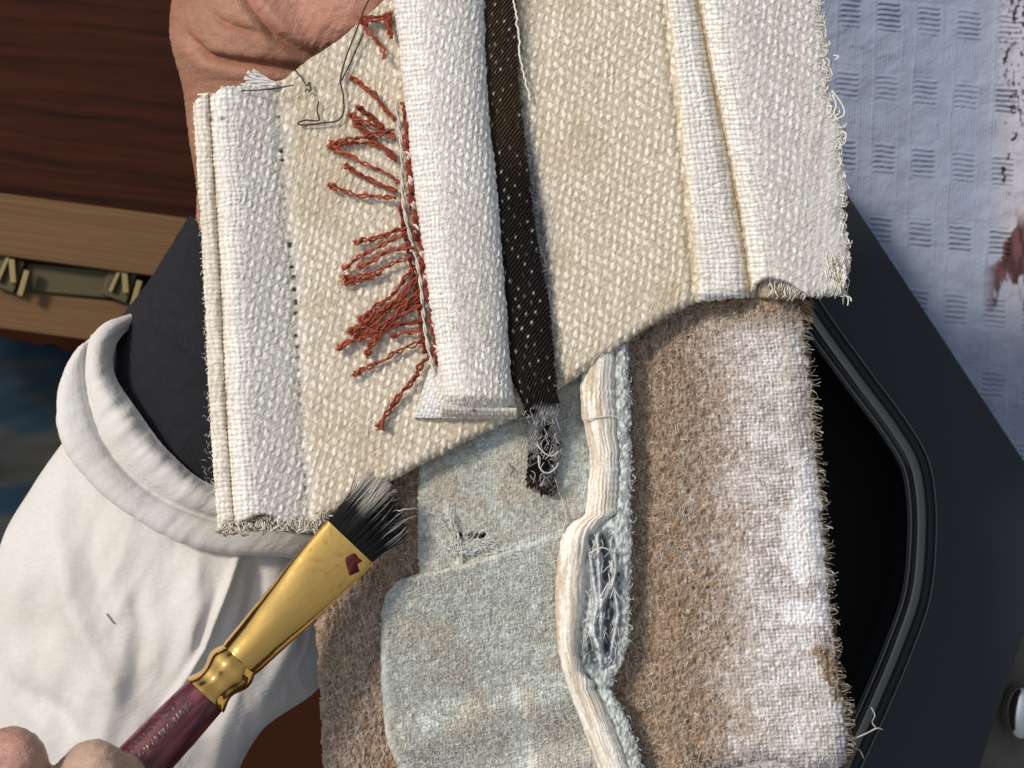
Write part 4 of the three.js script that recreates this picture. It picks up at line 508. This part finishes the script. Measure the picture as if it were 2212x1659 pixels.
// ---------------------------------------------------------------- loose dark threads on the upper left
{
  const q = (l) => l.map(p => [373 + p[0] / 4.583, p[1] / 4.583, 12]);
  const m = vmat(.8), dk = [.05, .04, .035];
  tag(put('dark_thread', yarn(q([[1960, -60], [1940, 0], [1900, 80], [1850, 220], [1700, 620], [1662, 800], [1690, 960], [1690, 1110], [1640, 1190], [1500, 1215], [1260, 1235], [1242, 1220], [1310, 1190], [1450, 1190], [1430, 1100], [1445, 1000]]), 1.7, dk, { sides: 6 }), m), 'long dark thread hooked over the upper left corner of the woven cloth', 'thread');
  tag(put('dark_thread', yarn(q([[1890, 330], [1840, 440], [1750, 640], [1700, 740], [1672, 800]]), 1.6, dk, { sides: 6 }), m), 'short dark thread running beside the long hooked dark thread', 'thread');
  tag(put('dark_thread', yarn(q([[680, 900], [880, 890], [1050, 870], [1200, 840]]).map(p => [p[0], p[1], 30]), 1.4, dk, { sides: 6 }), m), 'nearly level dark thread along the frayed top of the white hem', 'thread');
  tag(put('dark_thread', yarn(q([[1215, 695], [1290, 790], [1330, 850], [1355, 810], [1365, 910], [1330, 880], [1310, 910]]), 1.5, dk, { sides: 6 }), m), 'small kinked dark thread at the cloth edge below the thumb', 'thread');
}

// ================================================================ PAINTBRUSH
{
  const b = thing('paintbrush', [640, 1290, 80], 'flat paintbrush with black bristles, gold ferrule and maroon handle crossing the white sleeve', 'paintbrush');
  const F0 = [757, 1171], F1 = [514, 1428], N = [.722, .692];
  const ring = (t, a, bb, h, e) => ({ x: lerp(F0[0], F1[0], t), y: lerp(F0[1], F1[1], t), a, b: bb, h, e });
  const gold = new THREE.MeshPhysicalMaterial({ color: new THREE.Color().setRGB(.86, .52, .15), metalness: 1, roughness: .14, vertexColors: true });
  const fr = loft([ring(0, 68, 15, 40, 2.6), ring(.1, 68, 17, 45, 2.5), ring(.25, 66, 22, 52, 2.4), ring(.45, 62, 31, 62, 2.2), ring(.65, 57, 41, 74, 2), ring(.85, 52, 49, 86, 2), ring(.95, 50, 50, 93, 2), ring(.99, 48, 48, 96, 2)], 120, 160, (s, t, u, v, x, y) => 2.2 * (fbm(x / 50, y / 50, 2) - .5) + .12 * (noise(x / 3, y / 3) - .5), (s, t, u, v, x, y) => mul3(mix3([1, 1, 1], [.45, .33, .25], .4 * ss(.58, .8, fbm(x / 11 + 4, y / 11, 4)) * (1 - ss(.2, .5, v))), .92 + .12 * noise((x + y) / 3, (x - y) / 40)));
  const ferrule = put('ferrule', fr, gold, b);
  const cr = []; for (let i = 0; i <= 60; i++) { const k = i / 60, t = lerp(.985, 1.29, k), g = Math.sin(k * Math.PI * 2.5 - .5); cr.push(ring(t, 49 + 6 * g, 49 + 6 * g, lerp(96, 116, k), 2)); }
  put('crimped_collar', loft(cr, 100, 140, (s, t, u) => .8 * Math.sin(u * 60)), gold, b);
  const hs = []; for (let i = 0; i <= 8; i++) { const k = i / 8; hs.push(ring(lerp(1.27, 2.75, k), lerp(49, 62, Math.sin(k * 1.7) ** .8), lerp(49, 62, Math.sin(k * 1.7) ** .8), lerp(114, 300, k), 2)); }
  put('handle', loft(hs, 120, 300, (s, t, u, v) => { const x = u * 300, y = v * 540, band = ss(.26, .27, u) * (1 - ss(.43, .44, u)) * ss(-.15, .25, Math.sin((u - .26) * 69.8 * 1.06)) * ss(.05, .09, v); return -1.3 * band * ss(.42, .6, noise(x / 3.2 + 5 * noise(x / 9, y / 9), y / 5)) + .9 * (fbm(x / 5, y / 50, 3) - .5); }, (s, t, u, v) => { const x = u * 300, y = v * 540; const band = ss(.26, .27, u) * (1 - ss(.43, .44, u)) * ss(-.15, .25, Math.sin((u - .26) * 69.8 * 1.06)) * ss(.05, .09, v), ln = band * ss(.42, .6, noise(x / 3.2 + 5 * noise(x / 9, y / 9), y / 5)); return mul3(mix3(mix3(mix3([.075, .012, .02], [.17, .035, .045], ss(.35, .7, fbm(x / 7, y / 70, 3))), [.12, .055, .065], band * .7), [.03, .006, .01], ln * .7), .85 + .3 * noise(x / 3, y / 8)); }), new THREE.MeshPhysicalMaterial({ vertexColors: true, roughness: .38, clearcoat: .25, clearcoatRoughness: .35 }), b);
  const mk = surf({ nu: 20, nv: 30, pos: (u, v) => { const a = u * 2 - 1, c = v * 2 - 1, w = 15 * Math.sqrt(Math.max(.02, 1 - c * c)) * (1 + .9 * (noise(v * 6, 2 + (a > 0)) - .5)), x = 762 + a * w - c * 2, y = 1219 + c * 23; return [x, y, 64 + 1.5 * (1 - a * a) - 3 * c * c * 0 - 16 * ss(.1, 1, a * .5 + c * .5) * .5]; }, disp: (s, t, u, v, x, y) => .8 * noise(x / 4, y / 4), col: () => [.07, .008, .008], skirt: 14 });
  put('paint_mark', mk, vmat(.5), ferrule);
  const dirx = F0[0] - F1[0], diry = F0[1] - F1[1], L = Math.hypot(dirx, diry), dx = dirx / L, dy = diry / L;
  const tip = (a) => 124 + 30 * (1 - a * a) * .5 - 30 * Math.max(0, a) + 16 * Math.max(0, -a);   // bristle length across the width
  const Bs = []; for (let i = 0; i < 2600; i++) {
    const a = rr(-1, 1), c = rr(-1, 1) * Math.sqrt(1 - .7 * a * a), len = tip(a) * rr(.72, 1.08), sp = .10, hx = F0[0] + N[0] * a * 64, hy = F0[1] + N[1] * a * 64, h0 = 40 + c * 12, cu = rr(-.05, .05), stray = rnd() < .05 ? rr(-.3, .3) : 0;
    const at = (t) => { const o = a * sp * len * t + (cu + stray) * len * t * t + 3.2 * t * Math.sin(t * 6 + a * 9 + c * 3); return [hx + dx * len * t + N[0] * o, hy + dy * len * t + N[1] * o, lerp(h0, c * 20 - 4, t) - 4 * t]; };
    const pale = rnd() < (a < -.2 ? .72 : .2), cl = pale ? mul3([.78, .74, .67], rr(.6, 1.1)) : [.012, .012, .014];
    Bs.push(yarn([at(-.06), at(.3), at(.6), at(.85), at(1)], (t) => .95 * (1 - .6 * t), (t) => mix3(pale ? mul3(cl, .03 + .97 * ss(.3, .62, t)) : cl, [.62, .59, .53], a < -.2 ? .8 * ss(.55, .9, t) : .1 * ss(.8, 1, t)), { seg: 6, sides: 4 }));
  }
  put('bristles', mergeGeometries(Bs), vmat(.7, { specularIntensity: .15 }), b).userData.kind = 'stuff';
  const core = []; for (let i = 0; i <= 6; i++) { const k = i / 6; core.push({ x: F0[0] + dx * 78 * (k - .1) - N[0] * 4 * k, y: F0[1] + dy * 78 * (k - .1) - N[1] * 4 * k, a: lerp(65, 58, k), b: lerp(14, 8, k), h: lerp(40, 12, k) }); }
  put('bristle_core', loft(core, 40, 30, null, () => [.009, .009, .01]), vmat(.6), b);
}
// ================================================================ HAND WITH THE BRUSH
{
  const w = thing('person', [60, 1800, 300], 'person seen only as blurred fingertips gripping the maroon brush handle', 'person');
  const bones = [[[-260, 2180, 160, 150], [-420, 2500, 120, 140]], [[-200, 2120, 200, 130], [-120, 1960, 260, 100]],
    [[-60, 1960, 300, 84], [90, 1780, 350, 74]], [[90, 1780, 350, 74], [205, 1672, 330, 70]], [[205, 1672, 330, 70], [262, 1684, 300, 58]],
    [[-130, 1940, 300, 84], [-50, 1760, 370, 76]], [[-50, 1760, 370, 76], [28, 1646, 350, 72]], [[28, 1646, 350, 72], [60, 1700, 290, 60]],
    [[-230, 1960, 260, 80], [-190, 1800, 320, 70]], [[-190, 1800, 320, 70], [-110, 1760, 280, 60]], [[-300, 2010, 230, 74], [-290, 1870, 280, 62]], [[-290, 1870, 280, 62], [-220, 1840, 250, 54]],
    [[-80, 2080, 160, 96], [120, 1960, 150, 80]], [[120, 1960, 150, 80], [240, 1840, 170, 66]], [[240, 1840, 170, 66], [276, 1790, 185, 54]]];
  const g = sdfMesh(bones, [-560, 1540, -80], [360, 2460, 480], 110, .14, (x, y, z) => [3.2 * (fbm(x / 14, y / 9, 3) - .5) + 2.2 * Math.sin((y * .9 + x * .5) / 6 + 3 * noise(x / 30, y / 30)) * (noise(x / 26, y / 26) - .25), mul3(mix3([.44, .24, .19], [.46, .32, .24], ss(60, 160, x + 40 * noise(x / 40, y / 40))), .92 + .16 * noise(x / 5, y / 5))]);
  put('hand', g, new THREE.MeshPhysicalMaterial({ vertexColors: true, roughness: .42, specularIntensity: .55, bumpMap: skinBump, bumpScale: .00009 }), w);
}
renderer.render(scene, camera);
